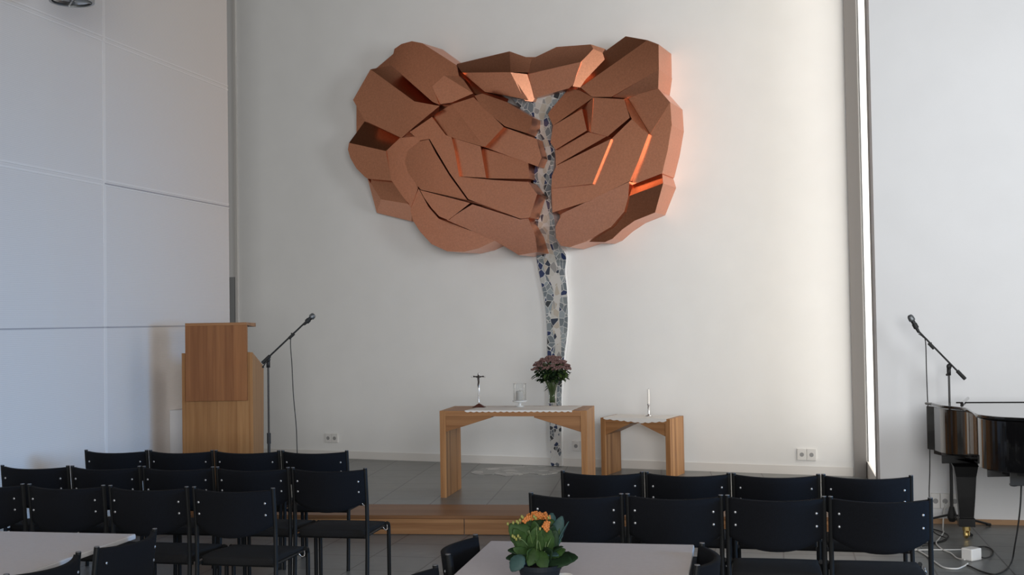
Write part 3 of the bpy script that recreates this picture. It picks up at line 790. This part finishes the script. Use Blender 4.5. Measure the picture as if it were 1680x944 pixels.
b = MB(); b.lathe([(0, .0), (.040, 0), (.042, .01), (.044, .07), (.046, .145), (.043, .145), (.041, .07), (.038, .012), (0, .010)], 32); b.build('body', M['glass'], vs, smooth=True)
bq = thing('flower_bouquet', 'bouquet of dusky sedum flowers and green leaves standing in the glass vase', 'flowers', vp_, 0)
rnd = random.Random(3)
bs, bl = MB(), MB()
b_light = MB()
heads = []
for i in range(34):
    a = 2 * PI * i * .618; r = .175 * math.sqrt((i + .5) / 34)
    x, y = r * math.cos(a), r * math.sin(a) * .8
    z = .445 - 4.0 * r * r + rnd.uniform(-.016, .016)
    heads.append((x, y, z))
    bs.tube(catmull([(x * .16, y * .16, .016), (x * .17, y * .17, .12), (x * .55, y * .55, .26), (x, y, z - .012)], 4), .0028, 5)
    bf = MB()
    for k_ in range(30):
        aa = rnd.uniform(0, 2 * PI); rr = .036 * math.sqrt(rnd.random())
        bf.ico((x + rr * math.cos(aa), y + rr * math.sin(aa), z + .010 - 6 * rr * rr + rnd.uniform(-.008, .008)), .0085, 1)
    bf.build('flower_head', M['sedum'], bq)
    for k_ in range(10):
        f = rnd.uniform(.3, .95); aa = rnd.uniform(0, 2 * PI)
        base = Vector((x * (.4 + .6 * f), y * (.4 + .6 * f), .19 + (z - .21) * f))
        (bl if rnd.random() < .72 else b_light).b
        leaf_mesh(bl if rnd.random() < .72 else b_light, base, (math.cos(aa) + x * 3, math.sin(aa) + y * 3, rnd.uniform(-.8, .5)), rnd.uniform(.05, .08), rnd.uniform(.022, .036), .25)
for k_ in range(9):
    aa = rnd.uniform(0, 2 * PI)
    leaf_mesh(bl, (.02 * math.cos(aa), .02 * math.sin(aa), .16 + .01 * k_), (math.cos(aa), math.sin(aa), rnd.uniform(-.5, .1)), .07, .03, .3)
bs.build('stem', M['stem'], bq, smooth=True)
bl.build('foliage', M['leaf_dark'], bq)
lf = b_light.build('pale_leaf', M['stem'], bq)

# candle on the side table
kz = PZ + SIDE_H + .006
kp = at(1064.5, 683, kz)
kd = thing('candlestick', 'single white taper in a silver candlestick on the side table', 'candlestick', (kp.x, kp.y, kz), 0)
b = MB(); b.lathe([(0, 0), (.036, 0), (.037, .004), (.014, .012), (.008, .024), (.012, .05), (.007, .065), (.013, .085), (.010, .10), (.016, .116), (.016, .124), (0, .120)], 24); b.build('stick', M['chrome'], kd, smooth=True)
b = MB(); b.lathe([(0, .118), (.0125, .118), (.0120, .268), (.009, .272), (0, .272)], 16); tp = b.build('taper', M['wax'], kd, smooth=False)
b = MB(); b.tube([(0, 0, .27), (.001, 0, .283)], .0012, 6); b.build('wick', M['rubber'], tp)

# ------------------------------------------------------------------ lectern
LD = 10.35
def lp(u, v): return at_y(u, v, LD)
lx0, lx1 = lp(299, 700).x, lp(415.5, 700).x; lxc = (lx0 + lx1) / 2; lwid = lx1 - lx0
zbody = lp(357, 579).z; ztopl = lp(357, 531).z; zpan0 = lp(357, 658).z
px0, px1 = lp(305.5, 600).x - lxc, lp(406.5, 600).x - lxc
lec = thing('lectern', 'oak lectern with a raised front panel standing left on the stage', 'lectern', (lxc, LD, PZ), 0)
dz = PZ; hwl = lwid / 2
zb_ = zbody - dz
for s in (-1, 1):
    x0, x1 = (-hwl, -hwl + .03) if s < 0 else (hwl - .03, hwl)
    prof = [(0, 0), (.40, 0), (.46, zb_ - .14), (0, zb_)]
    b = MB(); b.prism([(x0, y, z) for y, z in prof], [(x1, y, z) for y, z in prof]); b.build('side_panel', M['oak_light'], lec, bevel=.002)
b = MB(); b.box((-hwl + .03, .004, 0), (hwl - .03, .03, zb_)); b.build('front_panel', M['oak_light'], lec, bevel=.001)
b = MB(); b.box((-hwl + .03, .03, .5), (hwl - .03, .40, .525)); b.build('shelf', M['oak_x'], lec)
b = MB(); b.box((px0, -.028, zpan0 - dz), (px1, -.003, ztopl - dz - .018)); b.build('raised_panel', M['oak_dark'], lec, bevel=.002)
b = MB(); b.prism([(px0, -.028, ztopl - dz - .018), (px1, -.028, ztopl - dz - .018), (px1, .34, ztopl - dz - .035), (px0, .34, ztopl - dz - .035)], [(px0, -.028, ztopl - dz + .006), (px1, -.028, ztopl - dz + .006), (px1, .34, ztopl - dz + .0), (px0, .34, ztopl - dz + .0)]); b.build('reading_desk', M['oak_x'], lec, bevel=.002)
for s in (-1, 1):
    x = px0 + .015 if s < 0 else px1 - .04
    b = MB(); b.box((x, .03, zpan0 - dz + .1), (x + .025, .075, ztopl - dz - .03)); b.build('upright', M['oak_light'], lec)

# white box beside the lectern
wbp = on_lw(284, 700)
b = MB(); zc = at_y(290, 672, 10.95).z - PZ
b.box((-.10, -.12, 0), (.10, .12, zc)); 
bx0 = at_y(283, 700, 10.95).x
wb = tag(b.build('floor_box', M['white_box'], loc=(bx0 + .10, 10.97, PZ), rotz=-LY * 0, bevel=.006), 'low white box on the stage half hidden behind the lectern', 'box')

# ------------------------------------------------------------------ microphone stands
def mic_stand(label, d, joint, tail, tip, mic, foot_z, pole_top, feet, base_uv):
    base = at_y(base_uv[0], base_uv[1], d); base.z = foot_z
    t = thing('microphone_stand', label, 'microphone stand', base, 0)
    o = Vector(base)
    J = at_y(*joint, d) - o; T = at_y(*tail, d) - o; P = at_y(*tip, d) - o
    Jb = Vector((0, 0, 0))
    b = MB(); b.tube([(0, 0, .10), Vector((J.x * .5, 0, .62))], .0125, 12); b.tube([Vector((J.x * .5, 0, .60)), J], .0085, 10)
    b.build('pole', M['plate_black'], t, smooth=False)
    b = MB(); b.tube([Vector((J.x * .47, 0, .57)), Vector((J.x * .53, 0, .66))], .017, 12); b.build('clutch', M['rubber'], t)
    b = MB(); b.sphere(J + Vector((0, -.006, 0)), .026, 12, 8, (.8, .7, 1)); b.tube([J + Vector((0, 0, -.07)), J], .016, 10); b.build('boom_joint', M['rubber'], t, smooth=True)
    b = MB(); b.tube([J + Vector((.0, -.03, .0)), J + Vector((-.03, -.05, -.055))], .005, 6); b.sphere(J + Vector((-.034, -.05, -.062)), .010, 8, 6); b.build('wing_knob', M['rubber'], t, smooth=True)
    off = Vector((0, -.018, 0))
    b = MB(); b.tube([T + off, P + off], .0075, 10); b.build('boom_arm', M['plate_black'], t)
    bd = (T - P).normalized()
    b = MB(); b.tube([T + off - bd * .09, T + off], .015, 10); b.build('counterweight', M['rubber'], t)
    b = MB(); q = P + (J - P) * .42 + off; b.tube([q - bd * .03, q + bd * .03], .013, 10); b.tube([q, q + Vector((0, 0, .028))], .005, 6); b.build('boom_clutch', M['rubber'], t)
    for a, r in feet:
        b = MB(); e = Vector((math.cos(a) * r, math.sin(a) * r, .012))
        b.tube([(0, 0, .13), e], .009, 8); lg = b.build('leg', M['plate_black'], t)
        e2 = e - Vector((math.cos(a), math.sin(a), -.12)) * .04
        b = MB(); b.tube([e2, e], .0118, 8); b.build('rubber_foot', M['rubber'], lg)
    b = MB(); b.lathe([(0, .07), (.022, .07), (.036, .10), (.034, .13), (.018, .19), (0, .19)], 16); b.build('hub', M['rubber'], t, smooth=False)
    # microphone: a thing of its own held in the clip
    mic_a, mic_b = at_y(*mic[0], d) + off, at_y(*mic[1], d) + off
    return t, mic_a, mic_b
def microphone(label, a, c):
    t = thing('microphone', label, 'microphone', a, 0)
    d = (c - a); L = d.length; e = d.normalized(); q = vec_rot(e).to_matrix().to_4x4()
    b = MB(); b.lathe([(0, 0), (.010, 0), (.012, .01), (.018, L * .68), (0, L * .68)], 16); b.xf(q); b.build('handle', M['plate_black'], t, smooth=False)
    b = MB(); b.lathe([(0, L * .66), (.024, L * .67), (.026, L * .72), (.026, L * .76), (.024, L * .90), (.016, L * .98), (0, L)], 16); b.xf(q); b.build('grille', M['grille'], t, smooth=True)
    b = MB(); b.lathe([(.0195, L * .25), (.021, L * .27), (.021, L * .48), (.0195, L * .5)], 14); b.xf(q); b.build('clip', M['rubber'], t)
    return t
MD = 10.15
t, a, c = mic_stand('black boom microphone stand to the right of the lectern', MD, (440, 590), (431, 596), (507, 524), ((499, 533), (516.5, 516)), PZ, 0, [(.4, .30), (2.5, .30), (4.6, .30)], (441.8, 800))
microphone('grey headed microphone on the boom beside the lectern', a, c)
MR = 9.62
t2, a2, c2 = mic_stand('black boom microphone stand behind the grand piano tail', MR, (1556.5, 602), (1582, 622), (1505, 543), ((1506.5, 546), (1490.5, 517)), 0, 0, [(.40, .40), (2.65, .40), (4.85, .30)], (1562.5, 868))
microphone('grey headed microphone on the boom near the piano', a2, c2)
def cable(name, label, pts, r, mat, cat='cable', n=8):
    pts = [Vector(p) for p in pts]; o = pts[0].copy()
    b = MB(); b.tube([p - o for p in catmull(pts, n)], r, 6)
    return tag(b.build(name, mat, loc=o, smooth=True), label, cat)
def fz(p, z): q = Vector(p); q.z = z; return q
e1 = at_y(487.5, 742, MD - .1)
cable('microphone_cable', 'thin black cable hanging from the boom beside the lectern', [at_y(500, 532, MD - .03), at_y(488, 541, MD - .035), at_y(477, 556, MD - .04), at_y(479, 600, MD - .06), at_y(481.5, 650, MD - .08), at_y(486, 700, MD - .09), e1, fz(e1 + Vector((.01, 0, 0)), PZ + .12), fz(e1 + Vector((-.03, .05, 0)), PZ + .008), fz(e1 + Vector((-.2, .1, 0)), PZ + .008)], .0042, M['rubber'])
e2 = at_y(1524.5, 815, MR - .12)
cable('microphone_cable', 'long black cable hanging from the boom left of the piano', [at_y(1507, 548, MR - .03), at_y(1514, 553, MR - .035), at_y(1518.5, 562, MR - .05), at_y(1520, 610, MR - .06), at_y(1522, 660, MR - .08), at_y(1525, 710, MR - .1), at_y(1525.5, 770, MR - .12), e2, fz(e2 + Vector((-.02, -.1, 0)), .05), fz(e2 + Vector((.02, -.3, 0)), .008), fz(e2 + Vector((-.25, -.55, 0)), .008)], .0045, M['rubber'])

# ------------------------------------------------------------------ grand piano
PT = 1.045                                            # lid top
def pt(u, v, z=PT): p = at(u, v, z); return Vector((p.x, p.y, 0))
spL = pt(1545, 655.5); 
near = [pt(1527.5, 661.5), pt(1531, 663.6), pt(1545, 665.3), pt(1565, 667.3), pt(1583, 669.8), pt(1592, 674), pt(1600, 679), pt(1615, 681.8), pt(1640, 684.2), pt(1662, 685.3), pt(1682, 686.2)]
def outline():
    a = [Vector((3.395, 9.34, 0))] 
    return a
# plan of the case, built in metres: spine along the wall, tail at the left
def plan(shrink=0):
    P = catmull([near[0], near[2], near[3], near[4], near[5], near[6], near[7], near[8], near[9], near[10]], 6)
    e = (near[10] - near[8]).normalized()
    last = P[-1]
    P += [last + Vector((.25, -.06, 0)), last + Vector((.55, -.10, 0)), last + Vector((.85, -.10, 0))]
    far_r = Vector((P[-1].x + .32, 8.98, 0))
    back = [far_r, Vector((3.60, 9.36, 0)), Vector((3.46, 9.385, 0)), Vector((3.36, 9.34, 0)), Vector((near[0].x - .012, near[0].y + .12, 0))]
    Q = P + back
    if shrink:
        n = len(Q); out = []
        for i in range(n):
            a, b_, c_ = Q[i - 1], Q[i], Q[(i + 1) % n]
            d1 = (b_ - a).normalized(); d2 = (c_ - b_).normalized()
            nn = Vector((-(d1 + d2).y, (d1 + d2).x, 0)).normalized()
            out.append(b_ + nn * shrink)
        return out
    return Q
pno = thing('grand_piano', 'glossy black grand piano cut by the right picture edge', 'piano', (3.6, 8.9, 0), 0)
PO = Vector(pno.location)
def ex(pl_, z0, z1, name, bevel=.004, parent=None, mat=None):
    b = MB(); b.prism([Vector((p.x, p.y, z0)) - PO for p in pl_], [Vector((p.x, p.y, z1)) - PO for p in pl_])
    return b.build(name, mat or M['piano'], parent or pno, bevel=bevel)
zr0 = .672
ex(plan(.022), zr0, PT - .03, 'case')
ex(plan(0), PT - .022, PT, 'lid', .008)
b = MB(); hl = plan(.03)
hp0, hp1 = Vector((3.47, 9.352, PT)) - PO, Vector((5.2, 9.06, PT)) - PO
b.tube([hp0, hp1], .006, 8); b.build('lid_hinge', M['piano'], pno)
# folded prop / cover piece lying on the tail end of the lid
q0, q1 = pt(1583, 661), pt(1591, 654)
b = MB()
pp = [at(1578, 664, PT), at(1588, 656, PT), at(1593, 652.5, PT)]
b.tube([Vector((pp[0].x, pp[0].y, PT + .008)) - PO, Vector((pp[1].x, pp[1].y, PT + .010)) - PO], .013, 8); b.build('lid_prop', M['piano'], pno)
# bottom frame and beams
ex(plan(.10), zr0 - .028, zr0 + .01, 'bottom_frame', mat=M['piano_matt'])
P0 = plan(.0)
def beam(name, c, sz, z0, z1):
    b = MB(); b.box((c[0] - sz[0] / 2 - PO.x, c[1] - sz[1] / 2 - PO.y, z0), (c[0] + sz[0] / 2 - PO.x, c[1] + sz[1] / 2 - PO.y, z1)); b.build(name, M['piano_matt'], pno, bevel=.003)
rp = pt(1640, 684)
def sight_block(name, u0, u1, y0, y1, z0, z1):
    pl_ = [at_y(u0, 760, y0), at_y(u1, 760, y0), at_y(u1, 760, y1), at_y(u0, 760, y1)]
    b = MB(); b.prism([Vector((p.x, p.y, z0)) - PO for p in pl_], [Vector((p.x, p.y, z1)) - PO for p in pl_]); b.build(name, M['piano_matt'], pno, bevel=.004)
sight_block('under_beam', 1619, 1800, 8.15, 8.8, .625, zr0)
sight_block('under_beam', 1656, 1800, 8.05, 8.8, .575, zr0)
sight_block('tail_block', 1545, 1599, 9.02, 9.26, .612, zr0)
beam('key_bed', (rp.x + 1.0, rp.y + .42, 0), (.55, 1.2, 0), zr0 - .10, zr0 + .02)
def piano_leg(c):
    z = zr0 - .05
    prof = [(.125, z + .015), (.12, z - .01), (.088, z - .06), (.074, z - .14), (.064, z - .30), (.052, .17), (.052, .165), (.060, .16), (.060, .098)]
    b = MB()
    for (r1, z1), (r2, z2) in zip(prof, prof[1:]):
        if abs(z1 - z2) < 1e-4: continue
        b.prism([(sx * r2, sy * r2 * .9, z2) for sx, sy in ((-1, -1), (1, -1), (1, 1), (-1, 1))], [(sx * r1, sy * r1 * .9, z1) for sx, sy in ((-1, -1), (1, -1), (1, 1), (-1, 1))])
    b.xf(Matrix.Translation(Vector((c[0], c[1], 0)) - Vector((PO.x, PO.y, 0))) @ Matrix.Rotation(-.25, 4, 'Z'))
    lg = b.build('leg', M['piano_leg'], pno)
    b = MB(); b.lathe([(0, .062), (.030, .062), (.030, .10), (0, .10)], 14)
    b.box((-.020, -.016, .025), (-.013, .016, .066)); b.box((.013, -.016, .025), (.020, .016, .066))
    w = MB(); w.lathe([(0, -.012), (.028, -.012), (.031, 0), (.028, .012), (0, .012)], 18); w.xf(Matrix.Translation((0, .010, .0315)) @ Matrix.Rotation(PI / 2, 4, 'Y'))
    for bb in (b, w): bb.xf(Matrix.Translation(Vector((c[0], c[1], 0)) - Vector((PO.x, PO.y, 0))))
    cs = b.build('caster', M['brass'], lg, smooth=False); w.build('wheel', M['brass'], cs)
tl = at(1586, 884, 0)
piano_leg((tl.x, tl.y)); piano_leg((rp.x + 1.05, rp.y + .12)); piano_leg((rp.x + 1.15, rp.y + .95))
b = MB(); ho = at_y(1664, 795, rp.y + .12) - PO
b.tube([ho + Vector((.0 + .03 * math.cos(k_ * PI / 6), 0, .012 * math.sin(k_ * PI / 6))) for k_ in range(13)], .0045, 6); b.build('cable_hook', M['rubber'], pno)

# ------------------------------------------------------------------ sockets
def socket(label, p, rz, n, w, h, group=None):
    t = thing('wall_socket', label, 'socket', p, rz, None)
    for i in range(n):
        x = (i - (n - 1) / 2) * w
        b = MB(); b.box((x - w / 2 + .001, -.022, -h / 2), (x + w / 2 - .001, 0, h / 2)); pl_ = b.build('plate', M['plastic'], t, bevel=.004)
        b = MB()
        b.lathe([(.0, 0), (.021, 0), (.021, .0015), (0, .0015)], 20)
        b.xf(Matrix.Translation((x, -.0221, -.001 if n else 0)) @ Matrix.Rotation(PI / 2, 4, 'X')); b.build('recess', M['plastic_dark'], pl_)
    return t
p = on_bw(545, 719, 0); p2 = on_bw(535, 719, 0); sw = (on_bw(556, 719) - p2).length / 2
socket('white double socket on the back wall right of the left microphone stand', p, -BY, 2, sw, .105)
p = on_bw(952, 732, 0); socket('white double socket on the back wall behind the altar leg', p, -BY, 2, .085, .11)
p = on_bw(1324, 746, 0); socket('white double socket at the right end of the stage back wall', p, -BY, 2, .095, .115)
p = on_rw(1550, 822, 0); socket('white triple socket on the wall behind the piano leg', p, -RY, 3, .075, .125)

# ------------------------------------------------------------------ floor cables and power block
fp = lambda u, v, z=.007: at(u, v, z)
sk = on_rw(1549, 826, .03)
cable('white_cable', 'white cable running from the wall socket down to the white adapter', [sk, sk + Vector((0, -.03, -.03)), fz(on_rw(1549, 845, .10), .12), fp(1547, 868), fp(1548, 874), fp(1541, 884), fp(1536, 892), fp(1546, 902), fp(1560, 908), fp(1570, 916), fp(1583, 919, .02)], .0055, M['cord_white'])
cable('white_cable', 'straight white cable lying behind the white adapter', [fp(1500, 903), fp(1535, 902.5), fp(1560, 902.6), fp(1590, 902)], .0045, M['cord_white'])
cable('white_cable', 'white cable curving from the chair leg to the near side of the adapter', [fp(1500, 900), fp(1520, 912), fp(1537, 925), fp(1550, 932), fp(1570, 933.5), fp(1582, 929), fp(1588, 925, .015)], .006, M['cord_white'])
cable('black_lead', 'black lead looping behind the adapter and back into it', [fp(1586, 912, .012), fp(1592, 904), fp(1605, 898.5), fp(1618, 898), fp(1628, 903), fp(1629, 909), fp(1624, 914), fp(1616, 916, .03), fp(1611, 915, .05)], .005, M['rubber'])
hk = at_y(1676, 788, rp.y + .12)
cable('black_lead', 'black lead hanging from the piano and curving over the floor', [hk, at_y(1674, 830, rp.y + .14), at_y(1670, 865, rp.y + .2), at_y(1665, 895, rp.y + .25), fp(1660, 922), fp(1650, 936), fp(1632, 943), fp(1610, 938), fp(1592, 930), fp(1586, 928)], .0055, M['rubber'])
cable('black_lead', 'thin black lead on the floor behind the stand feet', [fp(1480, 898), fp(1520, 892), fp(1545, 888), fp(1556, 880), fp(1545, 873), fp(1528, 868), fp(1515, 866)], .0045, M['rubber'])
ad = fp(1594, 919, 0); ad.z = 0
t = thing('power_adapter', 'white power block on the floor below the piano', 'adapter', ad, .55)
b = MB(); b.box((-.055, -.045, 0), (.055, .045, .085)); b.build('housing', M['plastic'], t, bevel=.008)
b = MB(); b.box((.050, -.018, .04), (.085, .012, .058)); b.build('plug', M['rubber'], t, bevel=.003)

# ------------------------------------------------------------------ ceiling lamp
LAMP_Y = 8.4
lc = at_y(118, 2.5, LAMP_Y); lr = 34.5 / FOC * LAMP_Y
lamp = thing('pendant_lamp', 'round grey metal pendant lamp at the upper left picture edge', 'lamp', lc, 0)
b = MB(); b.lathe([(lr, 0), (lr, .22), (lr * .6, .30), (.03, .32), (.03, .33), (lr * .62, .31), (lr + .006, .225), (lr + .006, -.004), (lr - .012, -.004), (lr - .012, .004)], 48, close=False); b.build('shade', M['lampmetal'], lamp, smooth=False)
b = MB()
b.lathe([(lr * .93, .012), (lr * .93, .018), (lr * .45, .10), (lr * .40, .12), (lr * .38, .12), (lr * .43, .098), (lr * .90, .012)], 40)
b.build('reflector', M['steel'], lamp, smooth=True)
for a in (0, PI / 2, PI, 3 * PI / 2):
    b = MB(); q = Matrix.Rotation(a + .5, 4, 'Z'); b.box((lr * .1, -.006, .0), (lr * .97, .006, .035)); b.xf(q); b.build('louvre', M['lampmetal'], lamp)
b = MB(); b.sphere((0, 0, .07), .035, 14, 10, (1, 1, 1.4)); b.build('bulb', M['wax'], lamp, smooth=True)
b = MB(); b.tube([(0, 0, .32), (0, 0, CEIL - lc.z)], .008, 8); b.build('rod', M['lampmetal'], lamp)

# ------------------------------------------------------------------ potted plant on the centre table
PY = 4.35
pc = at_y(886, 960, PY); pc.z = TZ
pr = 35.5 / FOC * PY
zrim = at_y(886, 925, PY).z
pot = thing('potted_kalanchoe', 'orange flowering plant in a dark pot on the centre table', 'potted plant', pc, 0)
ph = zrim - TZ
b = MB(); b.lathe([(0, 0), (pr * .70, 0), (pr * .72, .004), (pr * .96, ph - .02), (pr, ph - .018), (pr * 1.02, ph), (pr * .93, ph), (pr * .90, ph - .03), (0, ph - .03)], 40); b.build('pot', M['pot'], pot, smooth=False)
b = MB(); b.lathe([(0, ph - .018), (pr * .9, ph - .024)], 24); b.build('soil', M['soil'], pot)
def pp_(u, v, dy=0): return at_y(u, v, PY + dy) - Vector(pc)
def pleaf(tipuv, baseuv, width, mat, dy=0., curl=.15, upv=(0, -1, .25), dyb=0., serr=.10):
    b = MB(); ba = pp_(*baseuv, dyb); tp_ = pp_(*tipuv, dy); d = tp_ - ba
    upv = Vector(upv)
    leaf_mesh(b, ba, d, d.length, width, curl, upv, 10, serr)
    b.build('leaf', mat, pot, smooth=True, solid=.003, offset=0)
px_ = PY / FOC
# big back leaves and side leaves: (tip), (base), width
pleaf((838, 862), (882, 905), .085, M['leaf'], -.03, .1)
pleaf((866, 850), (884, 910), .085, M['leaf'], .02, .05)
pleaf((905, 852), (890, 912), .10, M['leaf'], .03, .05)
pleaf((888, 846), (887, 908), .10, M['leaf'], .05, .02)
pleaf((906, 842), (896, 900), .060, M['leaf_blue'], .05, .0)
pleaf((922, 848), (902, 905), .050, M['leaf_blue'], .03, -.1)
pleaf((931, 855), (911, 900), .018, M['leaf_blue'], .01, -.05, (1, -.3, .2))
pleaf((946, 911), (896, 923), .085, M['leaf_dark'], -.03, .1, (0, -.5, 1))
pleaf((936, 918), (900, 920), .070, M['leaf_dark'], -.05, .1, (0, -.8, 1))
pleaf((838, 934), (858, 912), .055, M['leaf_blue'], -.08, .25, (-.4, -1, .4), -.05)
pleaf((833, 910), (872, 916), .05, M['leaf_dark'], -.03, .2, (0, -.6, 1))
pleaf((836, 898), (874, 908), .040, M['leaf_dark'], -.02, .2, (0, -.7, 1))
pleaf((915, 909), (890, 906), .030, M['leaf_blue'], -.06, .1, (0, -.7, 1))
pleaf((921, 895), (898, 908), .022, M['leaf_dark'], -.05, .1, (0, -.8, 1))
pleaf((892, 925), (884, 905), .05, M['leaf'], -.09, .5, (0, -1, .3), -.03)
pleaf((870, 922), (880, 900), .045, M['leaf'], -.08, .4, (0, -1, .3), -.03)
pleaf((848, 872), (878, 905), .06, M['leaf_dark'], .02, .1)
pleaf((912, 872), (892, 912), .06, M['leaf_dark'], -.02, .1)
pleaf((880, 868), (884, 915), .075, M['leaf'], -.04, .1)
pleaf((898, 868), (889, 915), .070, M['leaf'], -.045, .1)
for tip, base, wd, dy in (((842, 868), (874, 912), .05, -.02), ((858, 858), (880, 912), .055, .0), ((876, 856), (884, 908), .05, -.03), ((893, 858), (890, 908), .05, -.035), ((908, 862), (895, 908), .05, -.01), ((916, 858), (900, 906), .035, .02), ((862, 905), (880, 918), .05, -.07), ((904, 905), (890, 918), .05, -.07), ((848, 902), (872, 914), .035, -.05), ((928, 902), (900, 914), .03, -.04)):
    pleaf(tip, base, wd, M['leaf_dark'] if rnd.random() < .5 else M['leaf'], dy, rnd.uniform(-.1, .3), (rnd.uniform(-.5, .5), -1, .3), 0, .22)
b = MB()
for k_ in range(16):
    u0 = 880 + rnd.uniform(-8, 12); u1 = 884 + rnd.uniform(-26, 26)
    b.tube(catmull([pp_(u0, 921, rnd.uniform(-.03, .03)), pp_((u0 + u1) / 2, 895, rnd.uniform(-.05, .03)), pp_(u1, 862 + abs(u1 - 884) * .5, rnd.uniform(-.03, .03))], 4), .0022, 5)
b.tube(catmull([pp_(866, 896, -.06), pp_(858, 887, -.07), pp_(850, 884, -.07)], 4), .002, 5)
b.build('stems', M['stem'], pot, smooth=True)
def blossom(b, c, r):
    b.ico(c, r * .45, 1)
    n0 = rnd.uniform(0, PI)
    for k_ in range(4):
        a = n0 + k_ * PI / 2
        b.sphere(Vector(c) + Vector((math.cos(a) * r * .6, -.002, math.sin(a) * r * .6)), r * .55, 6, 5, (1, .5, 1))
for k_ in range(46):
    u = 884 + rnd.gauss(0, 9); v = 846 + rnd.uniform(-4, 4) + .018 * (u - 884) ** 2 * .6
    if v > 856 or u > 902: continue
    bo = MB(); blossom(bo, pp_(u, v, rnd.uniform(-.045, .02)), .0085); bo.build('flower', M['orange'], pot, smooth=True)
for u, v in ((895, 860), (898, 863), (896, 866), (899, 859), (893, 864), (864, 852), (861, 855), (867, 850), (897, 869)):
    bo = MB(); blossom(bo, pp_(u, v, -.06), .0095); bo.build('flower', M['orange'], pot, smooth=True)
for u, v in ((858, 850), (853, 854), (848, 856), (876, 848), (842, 858), (833, 860), (850, 858), (870, 852), (844, 882), (850, 880), (853, 884), (847, 885), (841, 880), (886, 868), (879, 851), (900, 850), (856, 848)): bb_ = MB(); bb_.ico(pp_(u, v, -.05), .0052, 1, (1, 1, 1.5)); bb_.build('bud', M['bud'], pot, smooth=True)
# small white dish next to the pot
dp = at(926, 951, TZ)
b = MB(); b.lathe([(0, 0), (.022, 0), (.030, .012), (.031, .018), (.029, .018), (.021, .004), (0, .004)], 24)
tag(b.build('small_dish', M['plastic'], loc=(dp.x, dp.y, TZ), smooth=True), 'small white dish just right of the flower pot', 'dish')

# ------------------------------------------------------------------ light
w = bpy.data.worlds.new('world'); S.world = w; w.use_nodes = True
bg = w.node_tree.nodes['Background']; bg.inputs['Color'].default_value = (1.0, .97, .93, 1); bg.inputs['Strength'].default_value = .24
def area(name, loc, target, sx, sy, power, col, spread=180):
    l = bpy.data.lights.new(name, 'AREA'); l.shape = 'RECTANGLE'; l.size = sx; l.size_y = sy; l.energy = power; l.color = col; l.spread = math.radians(spread)
    o = bpy.data.objects.new(name, l); COL.objects.link(o); o.location = loc
    d = Vector(target) - Vector(loc); o.rotation_euler = d.to_track_quat('-Z', 'Y').to_euler(); return o
area('side_daylight', (5.6, 3.8, 3.2), (4.1, 9.9, 3.1), 2.2, 2.6, 88, (.92, .96, 1.0), 110)
area('low_window_daylight', (7.2, 4.4, 1.75), (-3.9, 8.4, .7), 3.0, 1.4, 38, (.22, .53, 1.0), 45)
area('rear_fill', (.6, -3.5, 2.6), (-1.4, 13, 3.0), 5, 3.4, 720, (1.0, .995, .98))  # added fill from behind the camera, brightens the back wall
lp0 = wp(.42, 3.35, .03)
area('slit_daylight', lp0, Vector((1.7, 12.5, 3.35)), WL * .40, 5.6, 20, (1.0, .90, .76), 130)

vs_ = S.view_settings
vs_.view_transform = 'Standard'; vs_.look = 'None'; vs_.exposure = 0.0; vs_.gamma = 1.0; vs_.use_curve_mapping = False
